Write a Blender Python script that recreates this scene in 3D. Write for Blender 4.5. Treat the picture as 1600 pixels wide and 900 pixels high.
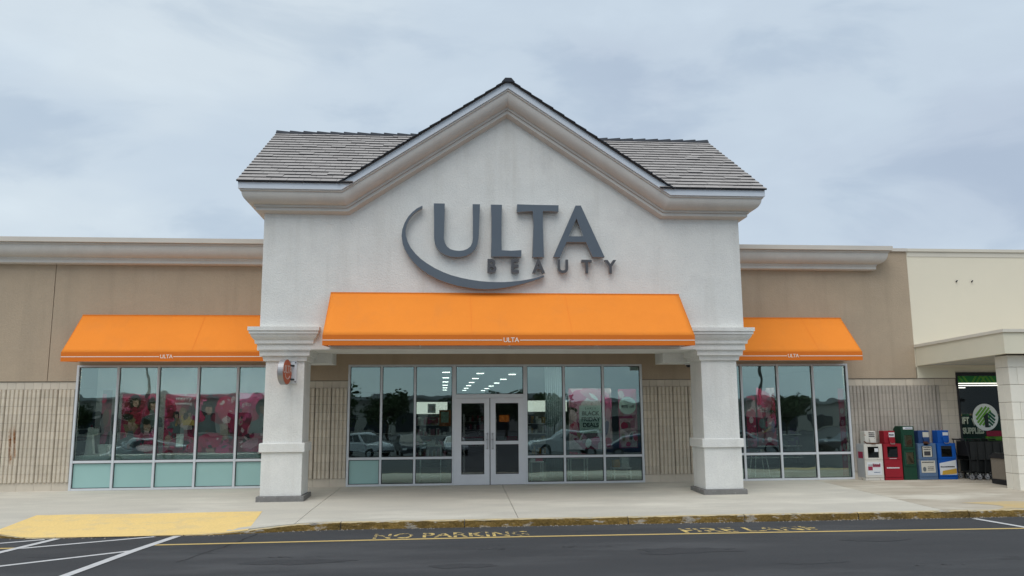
import bpy, bmesh, math, random
from mathutils import Vector, Matrix
random.seed(7)
for o in list(bpy.data.objects): bpy.data.objects.remove(o)
scene = bpy.context.scene
COL = scene.collection
R = math.radians

# ------------------------------------------------------------------ camera
cam_d = bpy.data.cameras.new('camera'); cam = bpy.data.objects.new('camera', cam_d); COL.objects.link(cam)
cam_d.sensor_width = 36; cam_d.lens = 1250/1600*36; cam_d.clip_end = 3000; cam_d.clip_start = 0.1
PITCH, YAW, ROLL = R(8.84), R(4.945), R(-0.42)
fwd = Vector((math.sin(YAW)*math.cos(PITCH), math.cos(YAW)*math.cos(PITCH), math.sin(PITCH)))
rt = Vector((math.cos(YAW), -math.sin(YAW), 0)); up = rt.cross(fwd)
r2 = rt*math.cos(ROLL)+up*math.sin(ROLL); u2 = up*math.cos(ROLL)-rt*math.sin(ROLL)
cam.matrix_world = Matrix(((r2.x, u2.x, -fwd.x, 0), (r2.y, u2.y, -fwd.y, -20.73), (r2.z, u2.z, -fwd.z, 1.80), (0, 0, 0, 1)))
scene.camera = cam

# ------------------------------------------------------------------ light
SUN_EL, SUN_AZ = R(60), R(205)      # behind the photographer, a little to the left
world = bpy.data.worlds.new('World'); scene.world = world; world.use_nodes = True
wn, wl = world.node_tree.nodes, world.node_tree.links
wn.clear()
wo = wn.new('ShaderNodeOutputWorld'); wb = wn.new('ShaderNodeBackground'); wb.inputs['Strength'].default_value = 0.1
sky = wn.new('ShaderNodeTexSky'); sky.sky_type = 'NISHITA'; sky.sun_disc = False
sky.sun_elevation = SUN_EL; sky.sun_rotation = SUN_AZ; sky.altitude = 10; sky.air_density = 1.2; sky.dust_density = 1.5
tc = wn.new('ShaderNodeTexCoord')
mp = wn.new('ShaderNodeMapping'); mp.inputs['Scale'].default_value = (-1.0, 1.0, 2.6); mp.inputs['Location'].default_value = (2.3, 0.4, 0.7)
wl.new(tc.outputs['Generated'], mp.inputs['Vector'])
def wnoise(scale, detail, rough, dist=0.0):
    n = wn.new('ShaderNodeTexNoise'); n.inputs['Scale'].default_value = scale; n.inputs['Detail'].default_value = detail
    n.inputs['Roughness'].default_value = rough; n.inputs['Distortion'].default_value = dist
    wl.new(mp.outputs['Vector'], n.inputs['Vector']); return n
def wramp(src, stops):
    r = wn.new('ShaderNodeValToRGB'); r.color_ramp.interpolation = 'EASE'
    while len(r.color_ramp.elements) < len(stops): r.color_ramp.elements.new(0.5)
    for e, (p, c) in zip(r.color_ramp.elements, stops): e.position = p; e.color = (*c, 1)
    wl.new(src, r.inputs['Fac']); return r
n1 = wnoise(1.25, 5, 0.50, 0.2)
n2 = wnoise(3.4, 6, 0.55, 0.35)
c1 = wramp(n1.outputs['Fac'], [(0.30, (0.50, 0.58, 0.69)), (0.46, (0.57, 0.665, 0.76)), (0.58, (0.66, 0.745, 0.81)), (0.72, (0.74, 0.81, 0.865))])
c2 = wramp(n2.outputs['Fac'], [(0.36, (0.84, 0.865, 0.90)), (0.50, (0.99, 0.99, 0.99)), (0.70, (1.06, 1.055, 1.045))])
mul = wn.new('ShaderNodeMix'); mul.data_type = 'RGBA'; mul.blend_type = 'MULTIPLY'; mul.inputs[0].default_value = 1
wl.new(c1.outputs['Color'], mul.inputs[6]); wl.new(c2.outputs['Color'], mul.inputs[7])
gain = wn.new('ShaderNodeMix'); gain.data_type = 'RGBA'; gain.blend_type = 'MULTIPLY'; gain.inputs[0].default_value = 1
gain.inputs[7].default_value = (9.4, 9.4, 9.4, 1); gain.clamp_result = False
wl.new(mul.outputs[2], gain.inputs[6])
mixs = wn.new('ShaderNodeMix'); mixs.data_type = 'RGBA'; mixs.inputs[0].default_value = 0.9
wl.new(sky.outputs['Color'], mixs.inputs[6]); wl.new(gain.outputs[2], mixs.inputs[7])
wl.new(mixs.outputs[2], wb.inputs['Color']); wl.new(wb.outputs[0], wo.inputs['Surface'])
sd = bpy.data.lights.new('sun', 'SUN'); sd.energy = 1.5; sd.angle = R(50); sd.color = (1.0, 0.97, 0.93)
sun = bpy.data.objects.new('sun', sd); COL.objects.link(sun)
sdir = Vector((math.sin(SUN_AZ)*math.cos(SUN_EL), math.cos(SUN_AZ)*math.cos(SUN_EL), math.sin(SUN_EL)))
sun.rotation_euler = sdir.to_track_quat('Z', 'Y').to_euler()
scene.view_settings.view_transform = 'Standard'; scene.view_settings.look = 'None'
scene.view_settings.exposure = 0.2; scene.view_settings.gamma = 1.0
scene.render.engine = 'CYCLES'
scene.cycles.max_bounces = 10; scene.cycles.transparent_max_bounces = 16; scene.cycles.glossy_bounces = 4

# ------------------------------------------------------------------ helpers
def lin(r, g, b):
    f = lambda v: ((v/255+0.055)/1.055)**2.4 if v > 10.3 else v/255/12.92
    return (f(r), f(g), f(b))
MATS = {}
def material(name, col, rough=0.8, col2=None, nscale=3.0, namt=0.5, bump=0.0, bscale=60.0, metal=0.0, rand=0.0,
             col3=None, n3scale=0.8, n3lo=0.55, n3hi=0.7, spec=0.3, stretch=None, emit=0.0, bdist=0.01, rustx=None, detail=5, speck=None, streak=None):
    m = bpy.data.materials.new(name); m.use_nodes = True; MATS[name] = m
    nt = m.node_tree; N, L = nt.nodes, nt.links; b = N['Principled BSDF']
    b.inputs['Roughness'].default_value = rough; b.inputs['Metallic'].default_value = metal
    b.inputs['Specular IOR Level'].default_value = spec
    geo = N.new('ShaderNodeNewGeometry'); vec = geo.outputs['Position']
    if stretch:
        mpn = N.new('ShaderNodeMapping'); mpn.inputs['Scale'].default_value = stretch; L.new(vec, mpn.inputs['Vector']); sv = mpn.outputs['Vector']
    else: sv = vec
    out = None
    def mixc(fac, a, bcol):
        x = N.new('ShaderNodeMix'); x.data_type = 'RGBA'
        if isinstance(fac, float): x.inputs[0].default_value = fac
        else: L.new(fac, x.inputs[0])
        for s, v in ((6, a), (7, bcol)):
            if isinstance(v, tuple): x.inputs[s].default_value = (*v, 1)
            else: L.new(v, x.inputs[s])
        return x.outputs[2]
    def noise(scale, det=detail, rgh=0.6, v=None):
        n = N.new('ShaderNodeTexNoise'); n.inputs['Scale'].default_value = scale; n.inputs['Detail'].default_value = det
        n.inputs['Roughness'].default_value = rgh; L.new(v or sv, n.inputs['Vector']); return n.outputs['Fac']
    def mrange(v, a, c, lo=0.0, hi=1.0):
        r = N.new('ShaderNodeMapRange'); r.inputs[1].default_value = a; r.inputs[2].default_value = c
        r.inputs[3].default_value = lo; r.inputs[4].default_value = hi; L.new(v, r.inputs[0]); return r.outputs[0]
    c = col
    if col2: c = mixc(mrange(noise(nscale), 0.5-0.5*namt*0.6, 0.5+0.5*namt*0.6), col, col2)
    if col3: c = mixc(mrange(noise(n3scale, 6, 0.65), n3lo, n3hi), c, col3)
    if streak:
        scol, sx, sz, lo, hi, amt = streak
        mps = N.new('ShaderNodeMapping'); mps.inputs['Scale'].default_value = (sx, sx, sz); L.new(vec, mps.inputs['Vector'])
        fs = mrange(noise(1.0, 5, 0.6, mps.outputs['Vector']), lo, hi, 0.0, amt); c = mixc(fs, c, scol)
    if speck:
        hv = N.new('ShaderNodeHueSaturation'); L.new(mrange(noise(speck[0], 3, 0.7, vec), 0.3, 0.7, 1-speck[1], 1+speck[1]), hv.inputs['Value'])
        if isinstance(c, tuple): hv.inputs['Color'].default_value = (*c, 1)
        else: L.new(c, hv.inputs['Color'])
        c = hv.outputs['Color']
    if rand:
        oi = N.new('ShaderNodeObjectInfo')
        hs = N.new('ShaderNodeHueSaturation'); L.new(mrange(oi.outputs['Random'], 0, 1, 1-rand, 1+rand), hs.inputs['Value'])
        if isinstance(c, tuple): hs.inputs['Color'].default_value = (*c, 1)
        else: L.new(c, hs.inputs['Color'])
        c = hs.outputs['Color']
    if rustx:
        sep = N.new('ShaderNodeSeparateXYZ'); L.new(vec, sep.inputs[0])
        for (xc, w, z0, z1, lean) in rustx:
            ad = N.new('ShaderNodeMath'); ad.operation = 'MULTIPLY_ADD'; L.new(sep.outputs['Z'], ad.inputs[0]); ad.inputs[1].default_value = lean; ad.inputs[2].default_value = -xc
            sb = N.new('ShaderNodeMath'); sb.operation = 'ADD'; L.new(sep.outputs['X'], sb.inputs[0]); L.new(ad.outputs[0], sb.inputs[1])
            ab = N.new('ShaderNodeMath'); ab.operation = 'ABSOLUTE'; L.new(sb.outputs[0], ab.inputs[0])
            fx = mrange(ab.outputs[0], w, w*0.2)
            fz = mrange(sep.outputs['Z'], z1, z1-0.25); fz2 = mrange(sep.outputs['Z'], z0, z0+0.12)
            mm = N.new('ShaderNodeMath'); mm.operation = 'MULTIPLY'; L.new(fx, mm.inputs[0]); L.new(fz, mm.inputs[1])
            m2 = N.new('ShaderNodeMath'); m2.operation = 'MULTIPLY'; L.new(mm.outputs[0], m2.inputs[0]); L.new(fz2, m2.inputs[1])
            m3 = N.new('ShaderNodeMath'); m3.operation = 'MULTIPLY'; L.new(m2.outputs[0], m3.inputs[0]); L.new(mrange(noise(14, 4, 0.6, vec), 0.3, 0.6), m3.inputs[1])
            c = mixc(m3.outputs[0], c, lin(150, 95, 45))
    if isinstance(c, tuple): b.inputs['Base Color'].default_value = (*c, 1)
    else: L.new(c, b.inputs['Base Color'])
    if bump:
        bn = N.new('ShaderNodeBump'); bn.inputs['Strength'].default_value = bump; bn.inputs['Distance'].default_value = bdist
        L.new(noise(bscale, 6, 0.65, vec), bn.inputs['Height']); L.new(bn.outputs[0], b.inputs['Normal'])
    if emit:
        b.inputs['Emission Color'].default_value = (*col, 1); b.inputs['Emission Strength'].default_value = emit
    return m

def glass_material(name, tint, refl, wav=0.0, wscale=1.2, refl_tint=(0.86, 0.95, 1.0), rnd=True):
    m = bpy.data.materials.new(name); m.use_nodes = True; MATS[name] = m
    nt = m.node_tree; N, L = nt.nodes, nt.links; N.clear()
    o = N.new('ShaderNodeOutputMaterial'); t = N.new('ShaderNodeBsdfTransparent'); t.inputs[0].default_value = (*tint, 1)
    g = N.new('ShaderNodeBsdfGlossy'); g.inputs['Roughness'].default_value = 0.0; g.inputs['Color'].default_value = (*refl_tint, 1)
    lw = N.new('ShaderNodeLayerWeight'); lw.inputs['Blend'].default_value = 0.12
    mr = N.new('ShaderNodeMapRange'); mr.inputs[3].default_value = refl; mr.inputs[4].default_value = 0.95; L.new(lw.outputs['Fresnel'], mr.inputs[0])
    mx = N.new('ShaderNodeMixShader'); L.new(mr.outputs[0], mx.inputs[0]); L.new(t.outputs[0], mx.inputs[1]); L.new(g.outputs[0], mx.inputs[2])
    if wav:
        geo = N.new('ShaderNodeNewGeometry'); n = N.new('ShaderNodeTexNoise'); n.inputs['Scale'].default_value = wscale; n.inputs['Detail'].default_value = 1.5
        oi = N.new('ShaderNodeObjectInfo'); va = N.new('ShaderNodeVectorMath'); va.operation = 'ADD'
        sc = N.new('ShaderNodeVectorMath'); sc.operation = 'SCALE'; sc.inputs[0].default_value = (37, 11, 23); L.new(oi.outputs['Random'], sc.inputs['Scale'])
        L.new(geo.outputs['Position'], va.inputs[0]); L.new(sc.outputs[0], va.inputs[1]); L.new(va.outputs[0], n.inputs['Vector'])
        bp = N.new('ShaderNodeBump'); bp.inputs['Strength'].default_value = wav; bp.inputs['Distance'].default_value = 0.02
        L.new(n.outputs['Fac'], bp.inputs['Height']); L.new(bp.outputs[0], g.inputs['Normal'])
    L.new(mx.outputs[0], o.inputs['Surface']); return m

def print_material(name, stops, scale=4.0, dist=0.35, fine=0.25):
    m = bpy.data.materials.new(name); m.use_nodes = True; MATS[name] = m
    N, L = m.node_tree.nodes, m.node_tree.links; b = N['Principled BSDF']; b.inputs['Roughness'].default_value = 0.6
    geo = N.new('ShaderNodeNewGeometry'); mpn = N.new('ShaderNodeMapping'); mpn.inputs['Scale'].default_value = (1.0, 0.0, 0.8); L.new(geo.outputs['Position'], mpn.inputs['Vector'])
    nz = N.new('ShaderNodeTexNoise'); nz.inputs['Scale'].default_value = 3.5; nz.inputs['Detail'].default_value = 4; L.new(mpn.outputs[0], nz.inputs['Vector'])
    ad = N.new('ShaderNodeVectorMath'); ad.operation = 'MULTIPLY_ADD'; ad.inputs[1].default_value = (dist, dist, dist); L.new(nz.outputs['Color'], ad.inputs[0]); L.new(mpn.outputs[0], ad.inputs[2])
    vo = N.new('ShaderNodeTexVoronoi'); vo.inputs['Scale'].default_value = scale; L.new(ad.outputs[0], vo.inputs['Vector'])
    sp = N.new('ShaderNodeSeparateColor'); L.new(vo.outputs['Color'], sp.inputs[0])
    rp = N.new('ShaderNodeValToRGB'); rp.color_ramp.interpolation = 'CONSTANT'
    while len(rp.color_ramp.elements) < len(stops): rp.color_ramp.elements.new(0.5)
    for e, (p, c) in zip(rp.color_ramp.elements, stops): e.position = p; e.color = (*c, 1)
    L.new(sp.outputs[0], rp.inputs['Fac'])
    n2_ = N.new('ShaderNodeTexNoise'); n2_.inputs['Scale'].default_value = 11; n2_.inputs['Detail'].default_value = 5; L.new(ad.outputs[0], n2_.inputs['Vector'])
    mr = N.new('ShaderNodeMapRange'); mr.inputs[1].default_value = .3; mr.inputs[2].default_value = .7; mr.inputs[3].default_value = 1-fine*2; mr.inputs[4].default_value = 1+fine; L.new(n2_.outputs['Fac'], mr.inputs[0])
    hs = N.new('ShaderNodeHueSaturation'); L.new(mr.outputs[0], hs.inputs['Value']); L.new(rp.outputs['Color'], hs.inputs['Color']); L.new(hs.outputs['Color'], b.inputs['Base Color'])
    return m
def M(n): return MATS[n]
class MB:
    def __init__(s): s.v = []; s.f = []
    def box(s, x0, x1, y0, y1, z0, z1):
        n = len(s.v); s.v += [(x0,y0,z0),(x1,y0,z0),(x1,y1,z0),(x0,y1,z0),(x0,y0,z1),(x1,y0,z1),(x1,y1,z1),(x0,y1,z1)]
        s.f += [tuple(n+i for i in q) for q in ((0,3,2,1),(4,5,6,7),(0,1,5,4),(1,2,6,5),(2,3,7,6),(3,0,4,7))]; return s
    def hexa(s, p):            # 8 points, bottom ring then top ring
        n = len(s.v); s.v += [tuple(q) for q in p]
        s.f += [tuple(n+i for i in q) for q in ((0,3,2,1),(4,5,6,7),(0,1,5,4),(1,2,6,5),(2,3,7,6),(3,0,4,7))]; return s
    def prism(s, poly, a0, a1, axis='y'):   # poly of 2D points extruded along axis
        n = len(s.v); k = len(poly)
        def P(p, a): return {'y': (p[0], a, p[1]), 'x': (a, p[0], p[1]), 'z': (p[0], p[1], a)}[axis]
        s.v += [P(p, a0) for p in poly]+[P(p, a1) for p in poly]
        s.f += [tuple(range(n, n+k)), tuple(range(n+2*k-1, n+k-1, -1))]
        s.f += [(n+i, n+(i+1) % k, n+k+(i+1) % k, n+k+i) for i in range(k)]; return s
    def cyl(s, p0, p1, r0, r1=None, n=12, cap=True):
        r1 = r0 if r1 is None else r1; p0, p1 = Vector(p0), Vector(p1); d = (p1-p0).normalized()
        a = d.orthogonal().normalized(); b = d.cross(a); k = len(s.v)
        for p, r in ((p0, r0), (p1, r1)):
            for i in range(n):
                t = 2*math.pi*i/n; s.v.append(tuple(p+a*math.cos(t)*r+b*math.sin(t)*r))
        s.f += [(k+i, k+(i+1) % n, k+n+(i+1) % n, k+n+i) for i in range(n)]
        if cap: s.f += [tuple(range(k+n-1, k-1, -1)), tuple(range(k+n, k+2*n))]
        return s
    def tube(s, pts, r, n=8):
        for a, b in zip(pts[:-1], pts[1:]): s.cyl(a, b, r, n=n)
        return s
    def grid(s, fn, nu, nv):
        k = len(s.v)
        for j in range(nv+1):
            for i in range(nu+1): s.v.append(tuple(fn(i/nu, j/nv)))
        for j in range(nv):
            for i in range(nu): a = k+j*(nu+1)+i; s.f.append((a, a+1, a+nu+2, a+nu+1))
        return s
    def mesh(s, name):
        me = bpy.data.meshes.new(name); me.from_pydata(s.v, [], s.f); me.update()
        bm = bmesh.new(); bm.from_mesh(me); bmesh.ops.recalc_face_normals(bm, faces=bm.faces); bm.to_mesh(me); bm.free()
        return me
    def build(s, name, mat, parent=None, bevel=0, smooth=False, loc=None):
        o = obj(name, s.mesh(name), mat, parent)
        if loc: o.location = loc
        if bevel:
            md = o.modifiers.new('bevel', 'BEVEL'); md.width = bevel; md.segments = 2; md.limit_method = 'ANGLE'; md.angle_limit = R(40)
        if smooth:
            for p in o.data.polygons: p.use_smooth = True
        return o
def obj(name, me, mat=None, parent=None):
    o = bpy.data.objects.new(name, me); COL.objects.link(o)
    if mat is not None and me is not None and not me.materials: me.materials.append(M(mat) if isinstance(mat, str) else mat)
    if parent is not None: o.parent = parent
    return o
def box(name, mat, parent, x0, x1, y0, y1, z0, z1, bevel=0): return MB().box(x0,x1,y0,y1,z0,z1).build(name, mat, parent, bevel)
def empty(name, loc=(0,0,0), parent=None):
    o = bpy.data.objects.new(name, None); COL.objects.link(o); o.location = loc; o.empty_display_size = 0.3
    if parent is not None: o.parent = parent
    return o
def tag(o, label, cat, group=None):
    o['label'] = label; o['category'] = cat
    if group: o['group'] = group
    return o
def struct(o, kind='structure'): o['kind'] = kind; return o
def copy_tree(o, parent=None):
    c = o.copy(); COL.objects.link(c); c.parent = parent
    for ch in list(o.children): copy_tree(ch, c)
    return c
def curve_mesh(name, splines, depth):
    cu = bpy.data.curves.new(name, 'CURVE'); cu.dimensions = '2D'; cu.fill_mode = 'BOTH'; cu.extrude = depth/2
    for pts in splines:
        sp = cu.splines.new('POLY'); sp.points.add(len(pts)-1); sp.use_cyclic_u = True
        for p, q in zip(sp.points, pts): p.co = (q[0], q[1], 0, 1)
    return to_mesh(name, cu)
def to_mesh(name, cu):
    t = bpy.data.objects.new('tmp', cu); COL.objects.link(t)
    dg = bpy.context.evaluated_depsgraph_get(); me = bpy.data.meshes.new_from_object(t.evaluated_get(dg)); me.name = name
    bpy.data.objects.remove(t); bpy.data.curves.remove(cu); return me
def text_mesh(name, s, size, depth=0.004, bold=0.0, spacing=1.0, align='CENTER', xs=1.0):
    cu = bpy.data.curves.new(name, 'FONT'); cu.body = s; cu.size = size; cu.extrude = depth/2; cu.offset = bold
    cu.space_character = spacing; cu.align_x = align; cu.align_y = 'CENTER'; cu.resolution_u = 4
    me = to_mesh(name, cu)
    if xs != 1.0: me.transform(Matrix.Scale(xs, 4, (1, 0, 0)))
    return me
UPRIGHT = Matrix(((1,0,0,0),(0,0,-1,0),(0,1,0,0),(0,0,0,1)))     # xy plane -> xz plane, extrusion to -y
def upright(me): me.transform(UPRIGHT); return me
def text(name, s, size, mat, parent, loc, depth=0.004, bold=0.0, spacing=1.0, rotz=0, xs=1.0):
    o = obj(name, upright(text_mesh(name, s, size, depth, bold, spacing, xs=xs)), mat, parent); o.location = loc; o.rotation_euler = (0,0,rotz); return o
def disc(name, mat, parent, x, y, z, r, d=0.006, n=28):
    return MB().cyl((x, y-d/2, z), (x, y+d/2, z), r, n=n).build(name, mat, parent)

# ------------------------------------------------------------------ materials
material('stucco_white', (0.80, 0.795, 0.755), 0.9, (0.715, 0.715, 0.685), 2.2, 0.9, bump=0.75, bscale=26, bdist=0.016, speck=(55, 0.07), streak=((0.55, 0.53, 0.48), 2.6, 0.22, 0.50, 0.72, 0.35), col3=(0.67, 0.665, 0.64), n3scale=0.9, n3lo=0.58, n3hi=0.8)
material('stucco_tan', (0.47, 0.372, 0.268), 0.92, (0.42, 0.335, 0.245), 1.6, 0.9, bump=0.7, bscale=28, bdist=0.014, speck=(60, 0.06), streak=((0.33, 0.265, 0.195), 2.2, 0.2, 0.50, 0.72, 0.4), col3=(0.47, 0.38, 0.285), n3scale=0.7, n3lo=0.56, n3hi=0.75)
material('cornice_grey', (0.66, 0.635, 0.59), 0.88, (0.595, 0.575, 0.54), 2.0, 0.8, streak=((0.50, 0.47, 0.42), 3.5, 0.5, 0.52, 0.72, 0.2), speck=(50, 0.05), bump=0.25, bscale=40, bdist=0.008)
material('cornice_cap', (0.66, 0.61, 0.54), 0.7, (0.60, 0.56, 0.50), 1.5, 0.8)
material('metal_fascia', (0.70, 0.75, 0.81), 0.45, (0.64, 0.69, 0.75), 1.8, 0.8, spec=0.5)
material('block_tan', (0.72, 0.64, 0.52), 0.95, (0.60, 0.53, 0.425), 9.0, 0.9, bump=0.9, bscale=70, bdist=0.02, rand=0.06, col3=(0.80, 0.73, 0.62), n3scale=22, n3lo=0.62, n3hi=0.74,
         rustx=[(-10.33, 0.055, 0.62, 1.55, 0.10), (-10.23, 0.04, 0.75, 1.6, 0.10), (-10.95, 0.08, 0.02, 0.75, 0.10), (-10.86, 0.05, 0.2, 0.6, 0.1)])
material('block_smooth', (0.64, 0.57, 0.47), 0.93, (0.57, 0.51, 0.42), 5.0, 0.8, bump=0.3, bscale=80, rand=0.05)
material('block_grey', (0.50, 0.455, 0.395), 0.95, (0.42, 0.38, 0.33), 9.0, 0.9, bump=0.9, bscale=70, bdist=0.02, rand=0.06, col3=(0.60, 0.56, 0.50), n3scale=22, n3lo=0.62, n3hi=0.74)
material('mortar', (0.30, 0.265, 0.215), 0.95, (0.26, 0.225, 0.18), 12, 0.8, bump=0.4)
material('tile', (0.41, 0.385, 0.365), 0.9, (0.34, 0.315, 0.30), 5.0, 1.0, bump=0.5, bscale=60, rand=0.06, col3=(0.47, 0.445, 0.42), n3scale=1.7, n3lo=0.56, n3hi=0.75)
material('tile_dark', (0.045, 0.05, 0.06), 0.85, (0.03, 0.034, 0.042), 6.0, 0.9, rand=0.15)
material('underlay', (0.05, 0.045, 0.042), 0.95)
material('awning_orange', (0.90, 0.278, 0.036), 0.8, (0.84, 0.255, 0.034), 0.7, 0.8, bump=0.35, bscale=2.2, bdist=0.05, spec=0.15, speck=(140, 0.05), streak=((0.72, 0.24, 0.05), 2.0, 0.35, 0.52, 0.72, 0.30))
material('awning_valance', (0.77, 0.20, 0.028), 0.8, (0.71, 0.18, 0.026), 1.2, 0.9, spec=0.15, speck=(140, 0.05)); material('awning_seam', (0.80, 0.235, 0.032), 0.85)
material('awning_print', (0.86, 0.80, 0.72), 0.7)
material('sign_grey', (0.105, 0.135, 0.165), 0.42, (0.09, 0.115, 0.145), 1.5, 0.8, spec=0.5)
material('sign_grey_small', (0.085, 0.09, 0.10), 0.5)
material('sign_return', (0.30, 0.31, 0.32), 0.5)
material('aluminium', (0.70, 0.725, 0.75), 0.42, (0.63, 0.655, 0.68), 3.0, 0.8, metal=0.1, spec=0.5)
material('aluminium_dark', (0.05, 0.055, 0.06), 0.5)
material('door_paint', (0.76, 0.78, 0.81), 0.5, (0.69, 0.71, 0.74), 2.5, 0.8, spec=0.4)
material('drum_metal', (0.34, 0.34, 0.35), 0.4, metal=0.5); material('steel', (0.45, 0.45, 0.46), 0.3, metal=0.9)
material('gasket', (0.012, 0.012, 0.014), 0.6)
material('concrete', (0.59, 0.555, 0.475), 0.93, (0.49, 0.465, 0.405), 1.1, 0.8, bump=0.25, bscale=90, bdist=0.004, col3=(0.66, 0.625, 0.54), n3scale=0.45, n3lo=0.50, n3hi=0.66, stretch=(0.55, 1.4, 1), speck=(45, 0.07))
material('concrete_old', (0.53, 0.48, 0.395), 0.95, (0.38, 0.33, 0.26), 1.4, 0.9, bump=0.35, bscale=80, bdist=0.005, col3=(0.62, 0.58, 0.49), n3scale=0.6, n3lo=0.50, n3hi=0.64, stretch=(0.6, 1.6, 1))
material('concrete_base', (0.24, 0.235, 0.225), 0.95, (0.17, 0.165, 0.16), 9, 0.9, bump=0.5, bscale=50, col3=(0.40, 0.395, 0.38), n3scale=7, n3lo=0.6, n3hi=0.68)
material('asphalt', (0.058, 0.060, 0.064), 0.88, (0.042, 0.044, 0.048), 0.9, 0.9, bump=0.8, bscale=160, bdist=0.006, col3=(0.082, 0.084, 0.088), n3scale=0.55, n3lo=0.50, n3hi=0.72, stretch=(0.35, 1.3, 1), spec=0.35, speck=(95, 0.28))
material('paint_yellow_line', (0.62, 0.45, 0.165), 0.8, (0.52, 0.38, 0.16), 6, 0.9, col3=(0.12, 0.11, 0.09), n3scale=9, n3lo=0.66, n3hi=0.76)
material('paint_yellow_worn', (0.70, 0.52, 0.18), 0.85, (0.55, 0.41, 0.16), 6, 0.9, col3=(0.062, 0.064, 0.068), n3scale=7, n3lo=0.46, n3hi=0.54)
material('paint_white', (0.62, 0.62, 0.62), 0.8, (0.50, 0.50, 0.50), 5, 0.9, col3=(0.12, 0.12, 0.125), n3scale=11, n3lo=0.66, n3hi=0.78)
material('paint_chalk', (0.13, 0.132, 0.135), 0.9, (0.08, 0.082, 0.085), 7, 0.9, col3=(0.062, 0.064, 0.068), n3scale=9, n3lo=0.45, n3hi=0.55)
material('paint_pad', (0.86, 0.62, 0.245), 0.88, (0.81, 0.585, 0.235), 1.4, 0.8, col3=(0.76, 0.565, 0.26), n3scale=2.2, n3lo=0.50, n3hi=0.60, bump=0.3, bscale=60, speck=(30, 0.08))
material('paint_faded', (0.50, 0.42, 0.28), 0.92, (0.58, 0.42, 0.19), 2.2, 0.6, bump=0.2, bscale=80)
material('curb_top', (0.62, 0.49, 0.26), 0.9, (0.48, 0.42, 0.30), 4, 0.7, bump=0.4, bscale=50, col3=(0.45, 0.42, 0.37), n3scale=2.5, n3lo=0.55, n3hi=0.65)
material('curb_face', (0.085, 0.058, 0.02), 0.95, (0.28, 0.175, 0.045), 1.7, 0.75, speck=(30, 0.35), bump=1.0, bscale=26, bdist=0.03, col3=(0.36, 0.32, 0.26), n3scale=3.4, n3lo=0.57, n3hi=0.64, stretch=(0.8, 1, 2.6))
material('cream', (0.82, 0.755, 0.605), 0.9, (0.79, 0.73, 0.585), 0.9, 0.8, bump=0.1, bscale=30, col3=(0.77, 0.71, 0.575), n3scale=0.5, n3lo=0.55, n3hi=0.8)
material('cream_trim', (0.72, 0.675, 0.575), 0.85, (0.67, 0.63, 0.54), 1.2, 0.8)
material('greige', (0.78, 0.73, 0.575), 0.9, (0.72, 0.68, 0.54), 1.4, 0.8)
material('block_cream', (0.84, 0.80, 0.70), 0.92, (0.77, 0.74, 0.65), 4.5, 0.8, bump=0.3, bscale=60, rand=0.035)
material('black', (0.012, 0.012, 0.014), 0.6); material('dark_grey', (0.05, 0.05, 0.055), 0.6)
material('black_plastic', (0.02, 0.02, 0.022), 0.45); material('rubber', (0.02, 0.02, 0.02), 0.85)
material('white_panel', (0.72, 0.74, 0.72), 0.8); material('white_gloss', (0.75, 0.75, 0.74), 0.4)
material('interior_wall', (0.40, 0.40, 0.40), 0.9); material('interior_floor', (0.28, 0.27, 0.26), 0.4); material('interior_ceiling', (0.42, 0.43, 0.44), 0.95)
material('lamp', (1.0, 0.98, 0.95), 0.5, emit=6.0); material('lightbox', (1.0, 0.97, 0.90), 0.5, emit=1.0); material('lightbox_teal', (0.75, 0.85, 0.85), 0.5, emit=0.35)
material('display_fill_lamp', (1.0, 0.96, 0.92), 0.5, emit=34.0); material('banner_fill', (1.0, 0.96, 0.92), 0.5, emit=45.0); material('warm_lamp', (1.0, 0.80, 0.5), 0.5, emit=1.2)  # first two glow on added, unseen fill strips
material('crimson', (0.56, 0.022, 0.10), 0.6, (0.47, 0.018, 0.085), 1.3, 0.9); material('deep_red', (0.34, 0.014, 0.05), 0.6, (0.26, 0.011, 0.04), 2, 0.9)
material('magenta', (0.60, 0.07, 0.22), 0.6, (0.52, 0.05, 0.18), 1.5, 0.9); material('pink', (0.62, 0.26, 0.35), 0.6, (0.55, 0.20, 0.29), 2.5, 0.9)
material('pale_pink', (0.68, 0.47, 0.50), 0.6); material('skin', (0.56, 0.35, 0.27), 0.6, (0.26, 0.13, 0.10), 16, 0.7); material('skin_dark', (0.20, 0.10, 0.06), 0.6)
material('hair_dark', (0.03, 0.02, 0.017), 0.6); material('hair_blond', (0.26, 0.16, 0.085), 0.6); material('cloth_grey', (0.13, 0.15, 0.16), 0.8)
material('gold', (0.55, 0.32, 0.08), 0.6); material('mint', (0.50, 0.62, 0.57), 0.7); material('ink', (0.02, 0.035, 0.035), 0.7); material('purple', (0.08, 0.04, 0.16), 0.6)
CR, MA, DK = (0.50, 0.02, 0.09), (0.24, 0.012, 0.04), (0.05, 0.02, 0.03)
print_material('print_crimson', [(0, CR), (0.40, MA), (0.60, (0.58, 0.07, 0.20)), (0.72, DK), (0.80, CR), (0.88, (0.55, 0.34, 0.28)), (0.94, (0.60, 0.42, 0.45))], 5.0)
print_material('print_maroon', [(0, MA), (0.40, CR), (0.58, DK), (0.70, MA), (0.82, (0.50, 0.30, 0.24)), (0.90, (0.45, 0.06, 0.16))], 4.2)
print_material('print_pink', [(0, (0.66, 0.40, 0.44)), (0.35, (0.62, 0.20, 0.32)), (0.55, (0.68, 0.50, 0.52)), (0.70, (0.45, 0.04, 0.13)), (0.82, (0.30, 0.14, 0.16)), (0.90, (0.70, 0.58, 0.58))], 4.5, 0.3, 0.15)
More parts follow.
